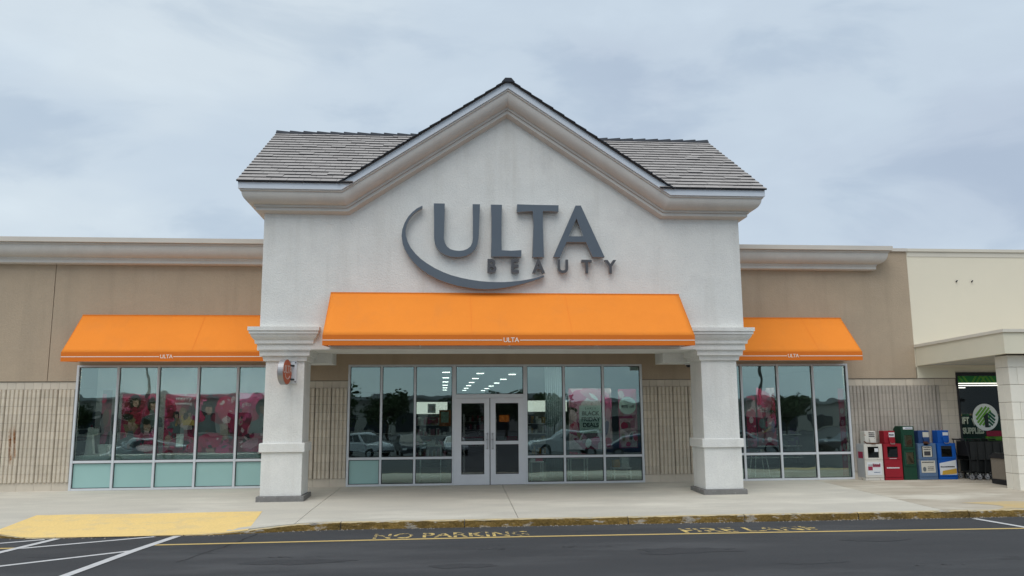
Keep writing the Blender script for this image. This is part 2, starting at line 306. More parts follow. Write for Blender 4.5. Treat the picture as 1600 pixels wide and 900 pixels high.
material('curtain', (0.30, 0.36, 0.38), 0.9); material('kraft', (0.30, 0.21, 0.12), 0.8); material('orange_sign', (0.75, 0.20, 0.03), 0.6, emit=0.25)
material('blade_orange', (0.52, 0.105, 0.05), 0.5, (0.60, 0.17, 0.07), 1.0, 0.9); material('blade_print', (0.68, 0.52, 0.47), 0.6)
material('news_white', (0.66, 0.64, 0.58), 0.6, (0.58, 0.56, 0.51), 6, 0.9, col3=(0.30, 0.13, 0.045), n3scale=6.5, n3lo=0.60, n3hi=0.70)
material('news_grey', (0.43, 0.44, 0.45), 0.6, (0.37, 0.38, 0.39), 4, 0.8)
material('news_red', (0.32, 0.012, 0.025), 0.55, (0.25, 0.010, 0.02), 4, 0.9); material('news_green', (0.010, 0.060, 0.034), 0.5, (0.008, 0.045, 0.026), 4, 0.9)
material('news_slate', (0.085, 0.15, 0.27), 0.65, (0.11, 0.17, 0.27), 5, 0.9, col3=(0.20, 0.23, 0.27), n3scale=7, n3lo=0.58, n3hi=0.7); material('news_navy', (0.02, 0.055, 0.16), 0.55)
material('news_blue', (0.005, 0.095, 0.42), 0.5, (0.005, 0.08, 0.35), 4, 0.9); material('paper', (0.56, 0.54, 0.47), 0.8); material('paper_white', (0.66, 0.68, 0.70), 0.8)
material('rust', (0.12, 0.05, 0.025), 0.9, (0.07, 0.03, 0.018), 10, 0.9); material('pic_green', (0.16, 0.24, 0.12), 0.8, (0.42, 0.40, 0.30), 14, 0.9); material('pic_red', (0.40, 0.10, 0.06), 0.8)
material('pic_brown', (0.12, 0.055, 0.025), 0.8); material('pic_cream', (0.50, 0.42, 0.28), 0.8); material('news_ink', (0.02, 0.02, 0.03), 0.8); material('news_maroon', (0.30, 0.03, 0.07), 0.8); material('news_gold', (0.55, 0.33, 0.05), 0.8)
material('logo_green', (0.16, 0.42, 0.05), 0.6); material('logo_darkgreen', (0.004, 0.11, 0.06), 0.6); material('logo_white', (0.80, 0.84, 0.80), 0.6)
material('banner_teal', (0.006, 0.055, 0.05), 0.7, (0.004, 0.03, 0.03), 3, 0.9); material('leaf_print', (0.025, 0.20, 0.05), 0.7); material('neon_strip', (1.0, 0.90, 0.88), 0.5, emit=4.0)
material('bin_tan', (0.27, 0.235, 0.19), 0.8, (0.23, 0.20, 0.16), 20, 0.9)
material('cart_wire', (0.018, 0.02, 0.02), 0.6); material('cart_wheel', (0.25, 0.25, 0.26), 0.6)
material('car_white', (0.52, 0.53, 0.55), 0.25, spec=0.6); material('car_silver', (0.36, 0.37, 0.39), 0.25, metal=0.3, spec=0.6); material('car_dark', (0.03, 0.035, 0.045), 0.2, spec=0.6)
material('car_blue', (0.03, 0.05, 0.11), 0.2, spec=0.6); material('car_glass', (0.015, 0.018, 0.02), 0.08, spec=0.6); material('car_light', (0.75, 0.75, 0.75), 0.2); material('tail_red', (0.35, 0.01, 0.01), 0.3)
material('bark', (0.09, 0.07, 0.055), 0.95, (0.05, 0.04, 0.032), 6, 0.9); material('foliage', (0.075, 0.11, 0.045), 0.85, (0.05, 0.08, 0.035), 1.2, 0.9, col3=(0.08, 0.09, 0.03), n3scale=0.8, n3lo=0.55, n3hi=0.75)
material('far_wall', (0.40, 0.37, 0.33), 0.9); material('far_roof', (0.36, 0.35, 0.34), 0.9); material('far_glass', (0.03, 0.035, 0.04), 0.2); material('pole_metal', (0.10, 0.095, 0.085), 0.6)
material('grass', (0.07, 0.085, 0.035), 0.95, (0.05, 0.065, 0.025), 0.3, 0.9)
glass_material('glass', (0.68, 0.76, 0.73), 0.19, wav=0.17, wscale=1.0, refl_tint=(0.80, 1.0, 0.98))
material('frosted_glass', (0.35, 0.555, 0.525), 0.25, (0.33, 0.53, 0.50), 1.0, 0.9, spec=0.5)
glass_material('glass_neighbor', (0.70, 0.74, 0.70), 0.012)
glass_material('glass_wavy', (0.66, 0.74, 0.71), 0.24, wav=0.22, wscale=1.1, refl_tint=(0.80, 1.0, 0.98))
glass_material('glass_door', (0.50, 0.54, 0.54), 0.10, wav=0.05)
glass_material('glass_small', (0.62, 0.62, 0.58), 0.08)

# ------------------------------------------------------------------ ground, road, sidewalk
def clamp(t): return max(0.0, min(1.0, t))
def sstep(t): t = clamp(t); return t*t*(3-2*t)
def ramp_amt(x): return min(sstep((x+8.3)/1.5), sstep((-1.9-x)/2.4))
def curb_y(x): return -5.80-0.38*ramp_amt(x)
def walk_z(x, y): return 0.02*y-0.108*ramp_amt(x)*clamp((-4.15-y)/(1.9))
ROAD_Z = -0.24
def lot_z(y):
    return ROAD_Z if y > -10.5 else ROAD_Z-0.042*(-10.5-y) if y > -42 else ROAD_Z-0.042*31.5-0.004*(-42-y)
g = MB(); ys = [16, -4.5, -6.5, -8.5, -10.5, -15, -20, -30, -42, -60, -100, -180, -900]
xs = [-900, -120, -60, -30, -15, 0, 15, 30, 60, 120, 900]
g.grid(lambda u, v: (xs[round(u*10)], ys[round(v*12)], lot_z(ys[round(v*12)])-(0.3 if ys[round(v*12)] > 10 else 0)), 10, 12)
road = struct(g.build('road', 'asphalt', smooth=False))
gg = MB(); gg.box(-900, 900, 15.9, 900, -0.62, -0.52); struct(gg.build('ground', 'grass'))

sidewalk = struct(empty('sidewalk'))
SLABS = [(-26, -18.2), (-18.2, -10.4), (-10.4, -2.5), (-2.5, 1.5), (1.5, 9.7), (9.7, 17.7), (17.7, 26)]
CURB_W = 0.13
for i, (a, b) in enumerate(SLABS):
    a2, b2 = a+0.006, b-0.006
    nu = max(4, int((b2-a2)/0.25)); nv = 24
    def top(u, v):
        x = a2+(b2-a2)*u; y0, y1 = 0.02, curb_y(x)+CURB_W+0.004; y = y0+(y1-y0)*v
        # the joints run a little askew
        return (x+0.02*y, y, walk_z(x, y))
    m = MB().grid(top, nu, nv)
    n0 = len(m.v); edge = [j*(nu+1) for j in range(nv+1)]+[nv*(nu+1)+i2 for i2 in range(1, nu+1)]+[j*(nu+1)+nu for j in range(nv-1, -1, -1)]
    for e in edge: v = m.v[e]; m.v.append((v[0], v[1], v[2]-0.13))
    for k in range(len(edge)-1): m.f.append((edge[k], edge[k+1], n0+k+1, n0+k))
    m.build('slab', 'concrete_old' if a > 9 else 'concrete', sidewalk)
# soil under the slabs, seen only in the joints
sb = MB().box(-26, 26, -5.6, 0.02, -0.5, -0.27).build('joint_bed', 'mortar', sidewalk)
jf = MB()
for xj in (-2.5, 1.5): jf.hexa([(xj-.02,0,-.2),(xj+.02,0,-.2),(xj+.02-.11,-5.6,-.31),(xj-.02-.11,-5.6,-.31),(xj-.02,0,-.03),(xj+.02,0,-.03),(xj+.02-.11,-5.6,-.14),(xj-.02-.11,-5.6,-.14)])
jf.build('joint_filler', 'mortar', sidewalk)
pm_ = MB()
def padf(u, v):
    w = 0.03*math.sin(u*40)*0.3
    x0 = -7.74+0.10*v; x1 = -3.52+0.16*v
    x = x0+(x1-x0)*u; y1 = curb_y(x)+0.012; y = -4.2+0.02*math.sin(u*9)+(y1+4.2)*v
    return (x+w*0.2, y, walk_z(x, y)+0.006)
pm_.grid(padf, 40, 16).build('painted_ramp', 'paint_pad', sidewalk)
pf = MB().grid(lambda u, v: (10.55+4.0*u+0.5*math.sin(v*3)*(1-u), -4.75-0.98*v+0.12*math.sin(u*7), walk_z(12, -4.75-0.98*v+0.12*math.sin(u*7))+0.004), 24, 8).build('faded_paint_patch', 'paint_faded', sidewalk)

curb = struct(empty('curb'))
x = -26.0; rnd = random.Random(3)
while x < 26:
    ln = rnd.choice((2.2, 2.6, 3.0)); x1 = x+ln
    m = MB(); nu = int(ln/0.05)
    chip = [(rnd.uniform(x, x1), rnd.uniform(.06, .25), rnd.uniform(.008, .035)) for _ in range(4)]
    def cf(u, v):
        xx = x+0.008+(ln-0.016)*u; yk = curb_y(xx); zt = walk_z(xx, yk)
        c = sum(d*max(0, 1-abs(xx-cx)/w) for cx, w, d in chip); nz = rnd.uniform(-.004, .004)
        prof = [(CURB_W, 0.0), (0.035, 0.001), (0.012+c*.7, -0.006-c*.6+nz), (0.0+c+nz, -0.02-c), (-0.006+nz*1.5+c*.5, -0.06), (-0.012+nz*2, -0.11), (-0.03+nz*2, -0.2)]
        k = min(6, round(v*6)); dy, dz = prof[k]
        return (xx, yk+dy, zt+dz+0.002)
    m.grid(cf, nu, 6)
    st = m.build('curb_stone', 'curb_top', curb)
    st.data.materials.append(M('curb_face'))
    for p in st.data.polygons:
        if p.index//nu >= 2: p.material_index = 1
    x = x1
# litter of grit along the gutter
gr = MB(); rr = random.Random(5)
for _ in range(500):
    xx = rr.uniform(-9, 14); yy = curb_y(xx)-0.02-abs(rr.gauss(0, 0.05)); s = rr.uniform(.004, .016)
    if ramp_amt(xx) > 0.3 and rr.random() < 0.6: continue
    h = ROAD_Z; gr.hexa([(xx-s,yy-s,h),(xx+s,yy-s*.7,h),(xx+s*.8,yy+s,h),(xx-s*.9,yy+s*.8,h),(xx-s*.5,yy-s*.4,h+s),(xx+s*.4,yy-s*.5,h+s*.8),(xx+s*.4,yy+s*.4,h+s),(xx-s*.4,yy+s*.5,h+s*.7)])
o = gr.build('gutter_grit', 'mortar'); struct(o, 'stuff')

def strip(name, mat, pts, w, z=ROAD_Z+0.004):
    m = MB()
    for (xa, ya), (xb, yb) in zip(pts[:-1], pts[1:]):
        d = Vector((xb-xa, yb-ya)).normalized(); nx, ny = -d.y*w/2, d.x*w/2; k = len(m.v)
        m.v += [(xa+nx, ya+ny, z), (xa-nx, ya-ny, z), (xb-nx, yb-ny, z), (xb+nx, yb+ny, z)]; m.f.append((k, k+1, k+2, k+3))
    return m.build(name, mat, road)
strip('fire_lane_line', 'paint_yellow_line', [(-4.55, -7.13), (1.2, -7.05), (5.5, -7.13), (9.9, -7.27), (20, -7.5)], 0.105)
strip('fire_lane_line', 'paint_yellow_line', [(-20, -7.3), (-6.62, -7.16)], 0.105)
strip('bay_line', 'paint_white', [(-4.48, -6.22), (-4.66, -7.6), (-4.90, -10.4)], 0.14, ROAD_Z+0.008)
strip('bay_line', 'paint_white', [(-6.42, -6.26), (-6.66, -7.6), (-7.0, -10.4)], 0.13, ROAD_Z+0.008)
strip('bay_hatch', 'paint_white', [(-4.86, -6.22), (-6.58, -7.22)], 0.10)
strip('bay_hatch', 'paint_white', [(-4.72, -7.66), (-6.72, -9.25)], 0.10)
strip('bay_hatch', 'paint_white', [(-6.60, -6.30), (-8.4, -7.35)], 0.10)
strip('bay_hatch', 'paint_white', [(-6.8, -8.3), (-8.6, -9.6)], 0.10)
strip('bay_line', 'paint_white', [(9.96, -6.0), (10.08, -7.2), (10.3, -10)], 0.12, ROAD_Z+0.008)
def road_text(s, x0, x1, y0, y1):
    me = text_mesh('lane_lettering', s, 1.0, 0.0, 0.015)
    xs_ = [v.co.x for v in me.vertices]; ys_ = [v.co.y for v in me.vertices]
    for v in me.vertices:
        v.co.x = x0+(v.co.x-min(xs_))/(max(xs_)-min(xs_))*(x1-x0); v.co.y = y0+(v.co.y-min(ys_))/(max(ys_)-min(ys_))*(y1-y0); v.co.z = ROAD_Z+0.004
    return obj('lane_lettering', me, 'paint_yellow_worn', road)
road_text('NO PARKING', -1.14, 1.46, -6.96, -6.42)
road_text('FIRE LANE', 4.12, 6.52, -6.98, -6.50)
# faint scuffs on the asphalt
rr = random.Random(11)
for (xa, ya, n, w) in ((0.9, -8.2, 16, .9), (2.2, -8.15, 14, .8), (-2.1, -8.5, 12, .8), (6.6, -10.2, 10, .7), (-3.6, -8.0, 8, .6)):
    m = MB()
    for _ in range(n):
        xx = xa+rr.uniform(-w/2, w/2); yy = ya+rr.gauss(0, .03); a = rr.uniform(.02, .05); k = len(m.v)
        m.v += [(xx-a, yy-.012, ROAD_Z+.004), (xx+a, yy-.006, ROAD_Z+.004), (xx+a*.7, yy+.014, ROAD_Z+.004), (xx-a*.8, yy+.01, ROAD_Z+.004)]; m.f.append((k, k+1, k+2, k+3))
    m.build('chalk_scuff', 'paint_chalk', road)
material('asphalt_stain', (0.040, 0.042, 0.046), 0.85, (0.052, 0.054, 0.058), 5, 0.9, bump=0.8, bscale=160, bdist=0.006, speck=(95, 0.25), spec=0.35)
material('asphalt_crack', (0.022, 0.023, 0.025), 0.9)
rr = random.Random(23)
for (xa, ya, ra) in ((-2.0, -8.9, .42), (3.6, -8.7, .5), (6.9, -8.1, .35), (0.3, -9.5, .3), (8.6, -9.9, .5), (-5.6, -8.0, .25), (5.0, -9.8, .28)):
    m = MB(); n = 22; pts_ = [(xa+ra*1.6*(1+rr.uniform(-.3, .3))*math.cos(2*math.pi*i/n), ya+ra*.5*(1+rr.uniform(-.35, .35))*math.sin(2*math.pi*i/n), ROAD_Z+.003) for i in range(n)]
    m.v += pts_; m.f.append(tuple(range(n))); m.build('oil_stain', 'asphalt_stain', road)
def crack(pts):
    m = MB(); rr = random.Random(int(pts[0][0]*10)); fine = []
    for (xa, ya), (xb, yb) in zip(pts[:-1], pts[1:]):
        for k in range(8): t = k/8; fine.append((xa+(xb-xa)*t+rr.uniform(-.03, .03), ya+(yb-ya)*t+rr.uniform(-.02, .02)))
    for (xa, ya), (xb, yb) in zip(fine[:-1], fine[1:]):
        w = rr.uniform(.006, .016); k = len(m.v); z = ROAD_Z+.003
        m.v += [(xa-w, ya, z), (xa+w, ya, z), (xb+w, yb, z), (xb-w, yb, z)]; m.f.append((k, k+1, k+2, k+3))
    m.build('crack', 'asphalt_crack', road)
crack([(-3.15, -6.1), (-3.35, -7.3), (-3.75, -8.9)])
crack([(7.2, -8.6), (8.3, -8.75), (9.6, -8.7)])
crack([(-1.9, -7.6), (0.4, -7.9), (2.9, -7.75), (4.4, -7.95)])

# ------------------------------------------------------------------ the store
store = tag(empty('store_building', (1.45, 0, 0)), 'tan stucco beauty store with tall white gabled entrance tower', 'building')
class P_:   # children are built in world coordinates, so undo the parent's offset
    pass
def under(o, parent):
    o.parent = parent; o.matrix_parent_inverse = Matrix.Translation(-Vector(root_loc(parent))); return o
def root_loc(p):
    v = Vector((0,0,0))
    while p is not None: v += p.location; p = p.parent
    return v
_build = MB.build
def build2(self, name, mat, parent=None, bevel=0, smooth=False, loc=None):
    o = _build(self, name, mat, None, bevel, smooth, loc)
    if parent is not None:
        o.parent = parent
        o.location = Vector(loc or (0,0,0))-root_loc(parent)
    return o
MB.build = build2
def child(o, parent):   # re-parent an object placed in world coordinates
    w = o.location.copy(); o.parent = parent; o.location = w-root_loc(parent); return o
def ctext(name, s, size, mat, parent, loc, **k): return child(text(name, s, size, mat, None, loc, **k), parent)

WH = 3.03        # window head
BT = 2.64        # top of block work
YF = -0.02       # stucco face
# stucco walls: (x0, x1, z0, z1)
def stucco(x0, x1, z0, z1): return box('stucco_wall', 'stucco_tan', store, x0, x1, YF, 0.25, z0, z1)
TOPZ = 5.62
stucco(-18, -9.718, BT, TOPZ); stucco(-9.702, -9.02, BT, TOPZ); stucco(-9.02, -4.15, WH, TOPZ)
stucco(-4.15, -2.40, BT, TOPZ); stucco(-2.40, 5.19, WH, TOPZ); stucco(5.19, 6.88, BT, TOPZ)
stucco(6.88, 10.81, WH, TOPZ); stucco(10.81, 12.74, BT, TOPZ+0.5)
box('stucco_wall', 'stucco_tan', store, -18, 10.81, 0.03, 0.25, TOPZ, TOPZ+0.5)
box('joint_backing', 'mortar', store, -9.75, -9.67, 0.02, 0.24, BT+.01, TOPZ-.01)
for xj0, xj1 in ((-18, -9.02), (-4.15, -2.40), (5.19, 6.88), (10.81, 13.9)):     # drip reveal over the block work
    box('wall_reveal', 'mortar', store, xj0, xj1, -0.006, 0.24, BT-0.022, BT-0.001)
# roof deck and shell
box('roof_deck', 'concrete_old', store, -18, 12.7, 0.26, 32, 5.4, 5.6)
box('side_wall', 'stucco_tan', store, -18.2, -18, 0, 32, -0.3, 6.1)
box('back_wall', 'stucco_tan', store, -18, 12.7, 31.8, 32, -0.3, 6.1)

# sweeps for cornices
def sweep(name, mat, profile, stations, parent=store, caps=True):
    m = MB(); k = len(profile); n = len(stations)
    for st in stations: m.v += [st(o_, u_) for o_, u_ in profile]
    for j in range(n-1):
        for i in range(k): a, b = j*k+i, j*k+(i+1) % k; m.f.append((a, b, b+k, a+k))
    if caps: m.f += [tuple(range(k)), tuple(range((n-1)*k+k-1, (n-1)*k-1, -1))]
    return m.build(name, mat, parent)
def ovolo(o0, u0, o1, u1, n=10): return [(o0+(o1-o0)*math.cos(t), u1-(u1-u0)*math.sin(t)) for t in [math.pi/2*(1-i/n) for i in range(n+1)]]
Z0 = 5.57
wing_prof = [(0.001, -0.01), (0.15, 0.0), (0.17, 0.015), (0.17, 0.095), (0.19, 0.10), (0.19, 0.135), (0.205, 0.14)]+ovolo(0.205, 0.145, 0.41, 0.43)+[(0.44, 0.435), (0.44, 0.465), (0.001, 0.466)]
wing_cap = [(0.001, 0.47), (0.48, 0.47), (0.50, 0.48), (0.50, 0.595), (0.48, 0.60), (0.001, 0.60)]
def wing_stations(xa, xb, returned):
    L_ = [lambda o_, u_: (xa, YF-o_, Z0+u_), lambda o_, u_: (xb+(o_ if returned else 0), YF-o_, Z0+u_)]
    if returned: L_.append(lambda o_, u_: (xb+o_, 0.1, Z0+u_))
    return L_
for pr, mt, nm in ((wing_prof, 'cornice_grey', 'wing_cornice'), (wing_cap, 'cornice_cap', 'parapet_cap')):
    sweep(nm, mt, pr, wing_stations(-18, -4.03, False)); sweep(nm, mt, pr, wing_stations(6.93, 11.57, True))
sweep('parapet_cap', 'cornice_cap', [(0.0, 0.545), (0.05, 0.545), (0.05, 0.63), (-0.3, 0.63), (-0.3, 0.545)], [lambda o_, u_: (12.09, YF-o_, Z0+u_), lambda o_, u_: (12.74, YF-o_, Z0+u_)])

# ribbed concrete block walls
def rib_block_mesh(w, h, ribs=4, depth=0.036):
    p = w/ribs; prof = [(0, 0.06)]
    for i in range(ribs):
        c = p*(i+0.5); a = p*0.32
        prof += [(c-a-0.010, 0.0), (c-a, -depth+0.008), (c-a*0.7, -depth), (c+a*0.7, -depth), (c+a, -depth+0.008), (c+a+0.010, 0.0)]
    prof.append((w, 0.06))
    m = MB(); k = len(prof); m.v += [(x_, y_, 0) for x_, y_ in prof]+[(x_, y_, h) for x_, y_ in prof]
    m.f += [(i, i+1, k+i+1, k+i) for i in range(k-1)]+[(0, k, 2*k-1, k-1)]
    m.f += [tuple(range(k-1, -1, -1)), tuple(range(k, 2*k))]
    return m.mesh('block')
CH, CW, GAP = 0.2032, 0.4064, 0.005
rib_full = rib_block_mesh(CW-GAP, CH-GAP)
def block_wall(x0, x1, vis0, vis1, mat, smooth_mat, rib_x1=None, from_right=False):
    bw = MB().box(x0, x1, 0.024, 0.24, -0.35, BT-0.02).build('block_wall', 'mortar', store)
    rib_end = rib_x1 if rib_x1 else x1
    nfull = int(math.floor((rib_end-x0)/CW+1e-6)); rest = (rib_end-x0)-nfull*CW
    extra = MB()
    xs_ = ([(x1-CW*(i+1), 4) for i in range(nfull)] if from_right else [(x0+CW*i, 4) for i in range(nfull)])
    nr = int(rest/0.1016+0.3)
    part_w = rest
    me_part = rib_block_mesh(part_w-GAP, CH-GAP, max(1, nr)) if part_w > 0.05 else None
    px_ = x0 if from_right else x0+nfull*CW
    full = bpy.data.meshes.get('block_'+mat)
    if not full: full = rib_full.copy(); full.name = 'block_'+mat; full.materials.append(M(mat))
    for r in range(11):
        z = CH*(r+1)
        for bx, _ in xs_:
            if bx+CW < vis0 or bx > vis1:
                k = len(extra.v); extra.v += [(v.co.x+bx, v.co.y, v.co.z+z) for v in full.vertices]; extra.f += [tuple(k+i for i in p.vertices) for p in full.polygons]; continue
            b = obj('block', full); b.location = (bx+GAP/2, random.uniform(-.0025, .0025), z+GAP/2); child(b, bw)
        if me_part:
            b = obj('block', me_part, mat); b.location = (px_+GAP/2, random.uniform(-.0025, .0025), z+GAP/2); child(b, bw)
    # smooth courses, top half-blocks and bottom blocks
    for z, h, w in ((0, CH, CW), (CH*12, BT-0.024-CH*12, CH)):
        xx = x1 if from_right else x0
        while (xx > x0+0.03) if from_right else (xx < x1-0.03):
            a, b_ = (max(x0, xx-w), xx) if from_right else (xx, min(x1, xx+w))
            if b_ < vis0 or a > vis1: extra.box(a+GAP/2, b_-GAP/2, 0.004, 0.06, z-(.3 if z == 0 else 0)+GAP/2, z+h-GAP/2)
            else:
                yj = random.uniform(-.002, .002)
                MB().box(a+GAP/2, b_-GAP/2, 0.004+yj, 0.06, z-(.3 if z == 0 else 0)+GAP/2, z+h-GAP/2).build('smooth_block', smooth_mat, bw)
            xx += -w if from_right else w
    if rib_x1:
        for r in range(11):
            xx = rib_x1
            while xx < x1-0.03:
                b_ = min(x1, xx+CH); MB().box(xx+GAP/2, b_-GAP/2, -0.004, 0.06, CH*(r+1)+GAP/2, CH*(r+2)-GAP/2).build('smooth_block', smooth_mat, bw); xx = b_
    if extra.v: struct(extra.build('distant_blocks', mat, bw), 'stuff')
    return bw
block_wall(-18, -9.02, -11.5, -9, 'block_tan', 'block_smooth', from_right=True)
block_wall(-4.15, -2.40, -3.6, -2, 'block_tan', 'block_smooth', from_right=True)
block_wall(5.19, 6.88, 5, 6.9, 'block_tan', 'block_smooth')
block_wall(10.81, 13.86, 10, 14, 'block_grey', 'block_smooth', rib_x1=13.36)

# storefront glazing
def member(name, x0, x1, z0, z1, parent, y0=-0.035, y1=0.09, mat='aluminium'): return MB().box(x0, x1, y0, y1, z0, z1).build(name, mat, parent, bevel=0.004)
FW = 0.055
def pane(x0, x1, z0, z1, parent, mat='glass', y=0.028):
    m = MB().box(x0+.004, x1-.004, y-.004, y+.004, z0+.004, z1-.004); p = m.build('pane', mat, parent)
    t = random.uniform(-.002, .002)
    gk = MB(); w = 0.014
    for a in ((x0, x1, z0, z0+w), (x0, x1, z1-w, z1), (x0, x0+w, z0+w, z1-w), (x1-w, x1, z0+w, z1-w)): gk.box(a[0], a[1], y-.016, y+.016, a[2], a[3])
    gk.build('gasket', 'gasket', parent)
    return p
def window(xs_, zs, gl, label, skip=()):
    w = empty('window', (xs_[0], 0, 0)); w.parent = store; w.location = (xs_[0]-1.45, 0, 0)
    n = len(xs_)
    for i, x_ in enumerate(xs_):
        a, b = (x_, x_+FW) if i == 0 else (x_-FW, x_) if i == n-1 else (x_-FW/2, x_+FW/2)
        member('frame' if i in (0, n-1) else 'mullion', a, b, zs[0], zs[-1], w)
    for i in range(n-1):
        a = xs_[i]+(FW if i == 0 else FW/2); b = xs_[i+1]-(FW if i == n-2 else FW/2)
        for j, z in enumerate(zs):
            z0, z1 = (z, z+.05) if j == 0 else (z-.05, z) if j == len(zs)-1 else (z-.03, z+.03)
            member('sill' if j == 0 else 'head' if j == len(zs)-1 else 'transom_bar', a, b, z0, z1, w, y0=-.03, y1=.085)
        for j in range(len(zs)-1):
            z0 = zs[j]+(.05 if j == 0 else .03); z1 = zs[j+1]-(.05 if j == len(zs)-2 else .03)
            pane(a, b, z0, z1, w, 'frosted_glass' if (j == 0 and (n == 6 or (xs_[0] < -2 and i == 0))) else gl)
    w['label'] = label
    return w
win_l = window([-9.02, -8.03, -7.06, -6.09, -5.13, -4.15], [0.0, 0.68, WH], 'glass_wavy', 'five-bay shop window under the left orange awning')
win_cl = window([-2.40, -1.56, -0.71, 0.29], [0.0, 0.68, WH], 'glass', 'three-bay glazing left of the double doors')
win_cr = window([2.11, 3.12, 4.15, 5.19], [0.0, 0.68, WH], 'glass', 'three-bay glazing right of the double doors')
win_r = window([6.88, 7.87, 8.86, 9.83, 10.81], [0.0, 0.68, WH], 'glass_wavy', 'four-bay shop window under the right orange awning')
# head over the doors with its transom light
tw = empty('transom_window'); tw.parent = store; tw.location = (0.29-1.45, 0, 0)
member('frame', 0.29, 0.31, 0, WH, tw, mat='door_paint'); member('frame', 2.09, 2.11, 0, WH, tw, mat='door_paint')
member('head', 0.31, 2.09, WH-.05, WH, tw); member('transom_bar', 0.31, 2.09, 2.17, 2.27, tw); member('jamb', .31, .335, 2.27, WH-.05, tw); member('jamb', 2.065, 2.09, 2.27, WH-.05, tw)
pane(.335, 2.065, 2.27, WH-.05, tw)
def door(x0, x1, hinge_left):
    d = empty('entrance_door'); d.parent = store; d.location = (x0-1.45, 0, 0)
    ST = 0.135
    member('stile', x0, x0+ST, 0.0, 2.165, d, -.03, .03, 'door_paint'); member('stile', x1-ST, x1, 0.0, 2.165, d, -.03, .03, 'door_paint')
    member('bottom_rail', x0+ST, x1-ST, 0.0, 0.26, d, -.03, .03, 'door_paint'); member('top_rail', x0+ST, x1-ST, 2.04, 2.165, d, -.03, .03, 'door_paint')
    member('push_bar', x0+ST, x1-ST, 1.0, 1.085, d, -.035, .035, 'aluminium')
    pane(x0+ST, x1-ST, 0.26, 1.0, d, 'glass_door', 0.0); pane(x0+ST, x1-ST, 1.085, 2.04, d, 'glass_door', 0.0)
    hx = x1-ST/2+.01 if hinge_left else x0+ST/2-.01
    h = MB().tube([(hx, -.03, .90), (hx, -.10, .93), (hx, -.10, 1.24), (hx, -.03, 1.27)], 0.014).cyl((hx, -.03, .90), (hx, -.045, .90), .025).cyl((hx, -.03, 1.27), (hx, -.045, 1.27), .025)
    h.build('handle', 'steel', d)
    MB().cyl((hx, -.028, 1.12), (hx, -.045, 1.12), .022).build('lock', 'black', d)
    return d
dl = door(0.335, 1.19, True); dr = door(1.21, 2.065, False)
dl['label'] = 'left leaf of the grey entrance double doors'; dr['label'] = 'right leaf of the grey entrance double doors'
member('astragal', 1.19, 1.21, 0, 2.165, store, -.01, .01, 'gasket')
member('door_threshold', .31, 2.09, -.02, .0, store, -.06, .1, 'aluminium_dark')
for x_, w_ in ((.31, .025), (2.065, .025)): member('door_jamb', x_, x_+w_, 0, 2.17, store, -.035, .09, 'door_paint')

# ------------------------------------------------------------------ entrance tower
TX0, TX1, TY = -4.01, 6.91, -2.85
CX = 1.45
ZB = 6.24; XBL, XBR, ZAP = CX-3.58, CX+3.58, 8.62
TH = math.atan2(ZAP-ZB, 3.58)
gable = [(TX0, 3.20), (TX1, 3.20), (TX1, ZB+.05), (XBR-.02, ZB+.05), (CX, ZAP+.06), (XBL+.02, ZB+.05), (TX0, ZB+.05)]
MB().prism(gable, TY, -1.45, 'y').build('gable_wall', 'stucco_white', store)
# sides of the tower over the wing roofs
box('tower_side', 'stucco_white', store, TX0, TX0+.3, -1.45, 3.9, 5.62, 6.6); box('tower_side', 'stucco_white', store, TX1-.3, TX1, -1.45, 3.9, 5.62, 6.6)
box('tower_side', 'stucco_white', store, TX0, TX0+.3, -1.45, -.021, 3.2, 5.62); box('tower_side', 'stucco_white', store, TX1-.3, TX1, -1.45, -.021, 3.2, 5.62)
box('tower_back', 'stucco_white', store, TX0+.3, TX1-.3, 3.6, 3.9, 5.62, 6.6)
box('portico_ceiling', 'stucco_tan', store, TX0+.3, TX1-.3, -1.45, YF-.001, 3.55, 3.65)
box('portico_beam', 'stucco_white', store, 5.30, TX1-.02, -1.75, -1.0, 2.96, 3.545); box('portico_beam', 'stucco_white', store, TX0+.02, -2.58, -1.75, -1.0, 2.96, 3.545)
def pier(x0, x1):
    p = MB().box(x0, x1, -2.68, -1.85, 0.05, 3.24).build('pier', 'stucco_white', store, bevel=.012)
    cx = (x0+x1)/2; cy = -2.265; hw = (x1-x0)/2; hd = 0.415
    def ring(name, mat, zs_, parent, bevel=.006):   # stacked (z0, z1, out0, out1)
        m = MB()
        for z0, z1, o0, o1 in zs_:
            m.hexa([(cx-hw-o0, cy-hd-o0, z0), (cx+hw+o0, cy-hd-o0, z0), (cx+hw+o0, cy+hd+o0, z0), (cx-hw-o0, cy+hd+o0, z0),
                    (cx-hw-o1, cy-hd-o1, z1), (cx+hw+o1, cy-hd-o1, z1), (cx+hw+o1, cy+hd+o1, z1), (cx-hw-o1, cy+hd+o1, z1)])
        return m.build(name, mat, parent, bevel)
    ring('base', 'concrete_base', [(-0.12, 0.055, .085, .085)], p, .01)
    ring('band', 'stucco_white', [(0.985, 1.165, .065, .065), (1.165, 1.18, .065, .05)], p)
    ring('lower_shaft', 'stucco_white', [(0.056, .984, .018, .018)], p, .01)
    cap = [(2.955, 3.065, .045, .065), (3.066, 3.18, .115, .125), (3.181, 3.325, .165, .165), (3.326, 3.40, .21, .215)]
    n = 8; pr = [(0.22+.075*math.sin(math.pi/2*i/n), 3.401+.135*i/n) for i in range(n+1)]
    cap += [(pr[i][1], pr[i+1][1], pr[i][0], pr[i+1][0]) for i in range(n)]
    cap += [(3.537, 3.60, .32, .32), (3.601, 3.685, .345, .345), (3.685, 3.69, .345, .25)]
    ring('capital', 'stucco_white', cap, p, 0)
    return p
pl = pier(-3.89, -3.05); pr_ = pier(5.92, 6.76)
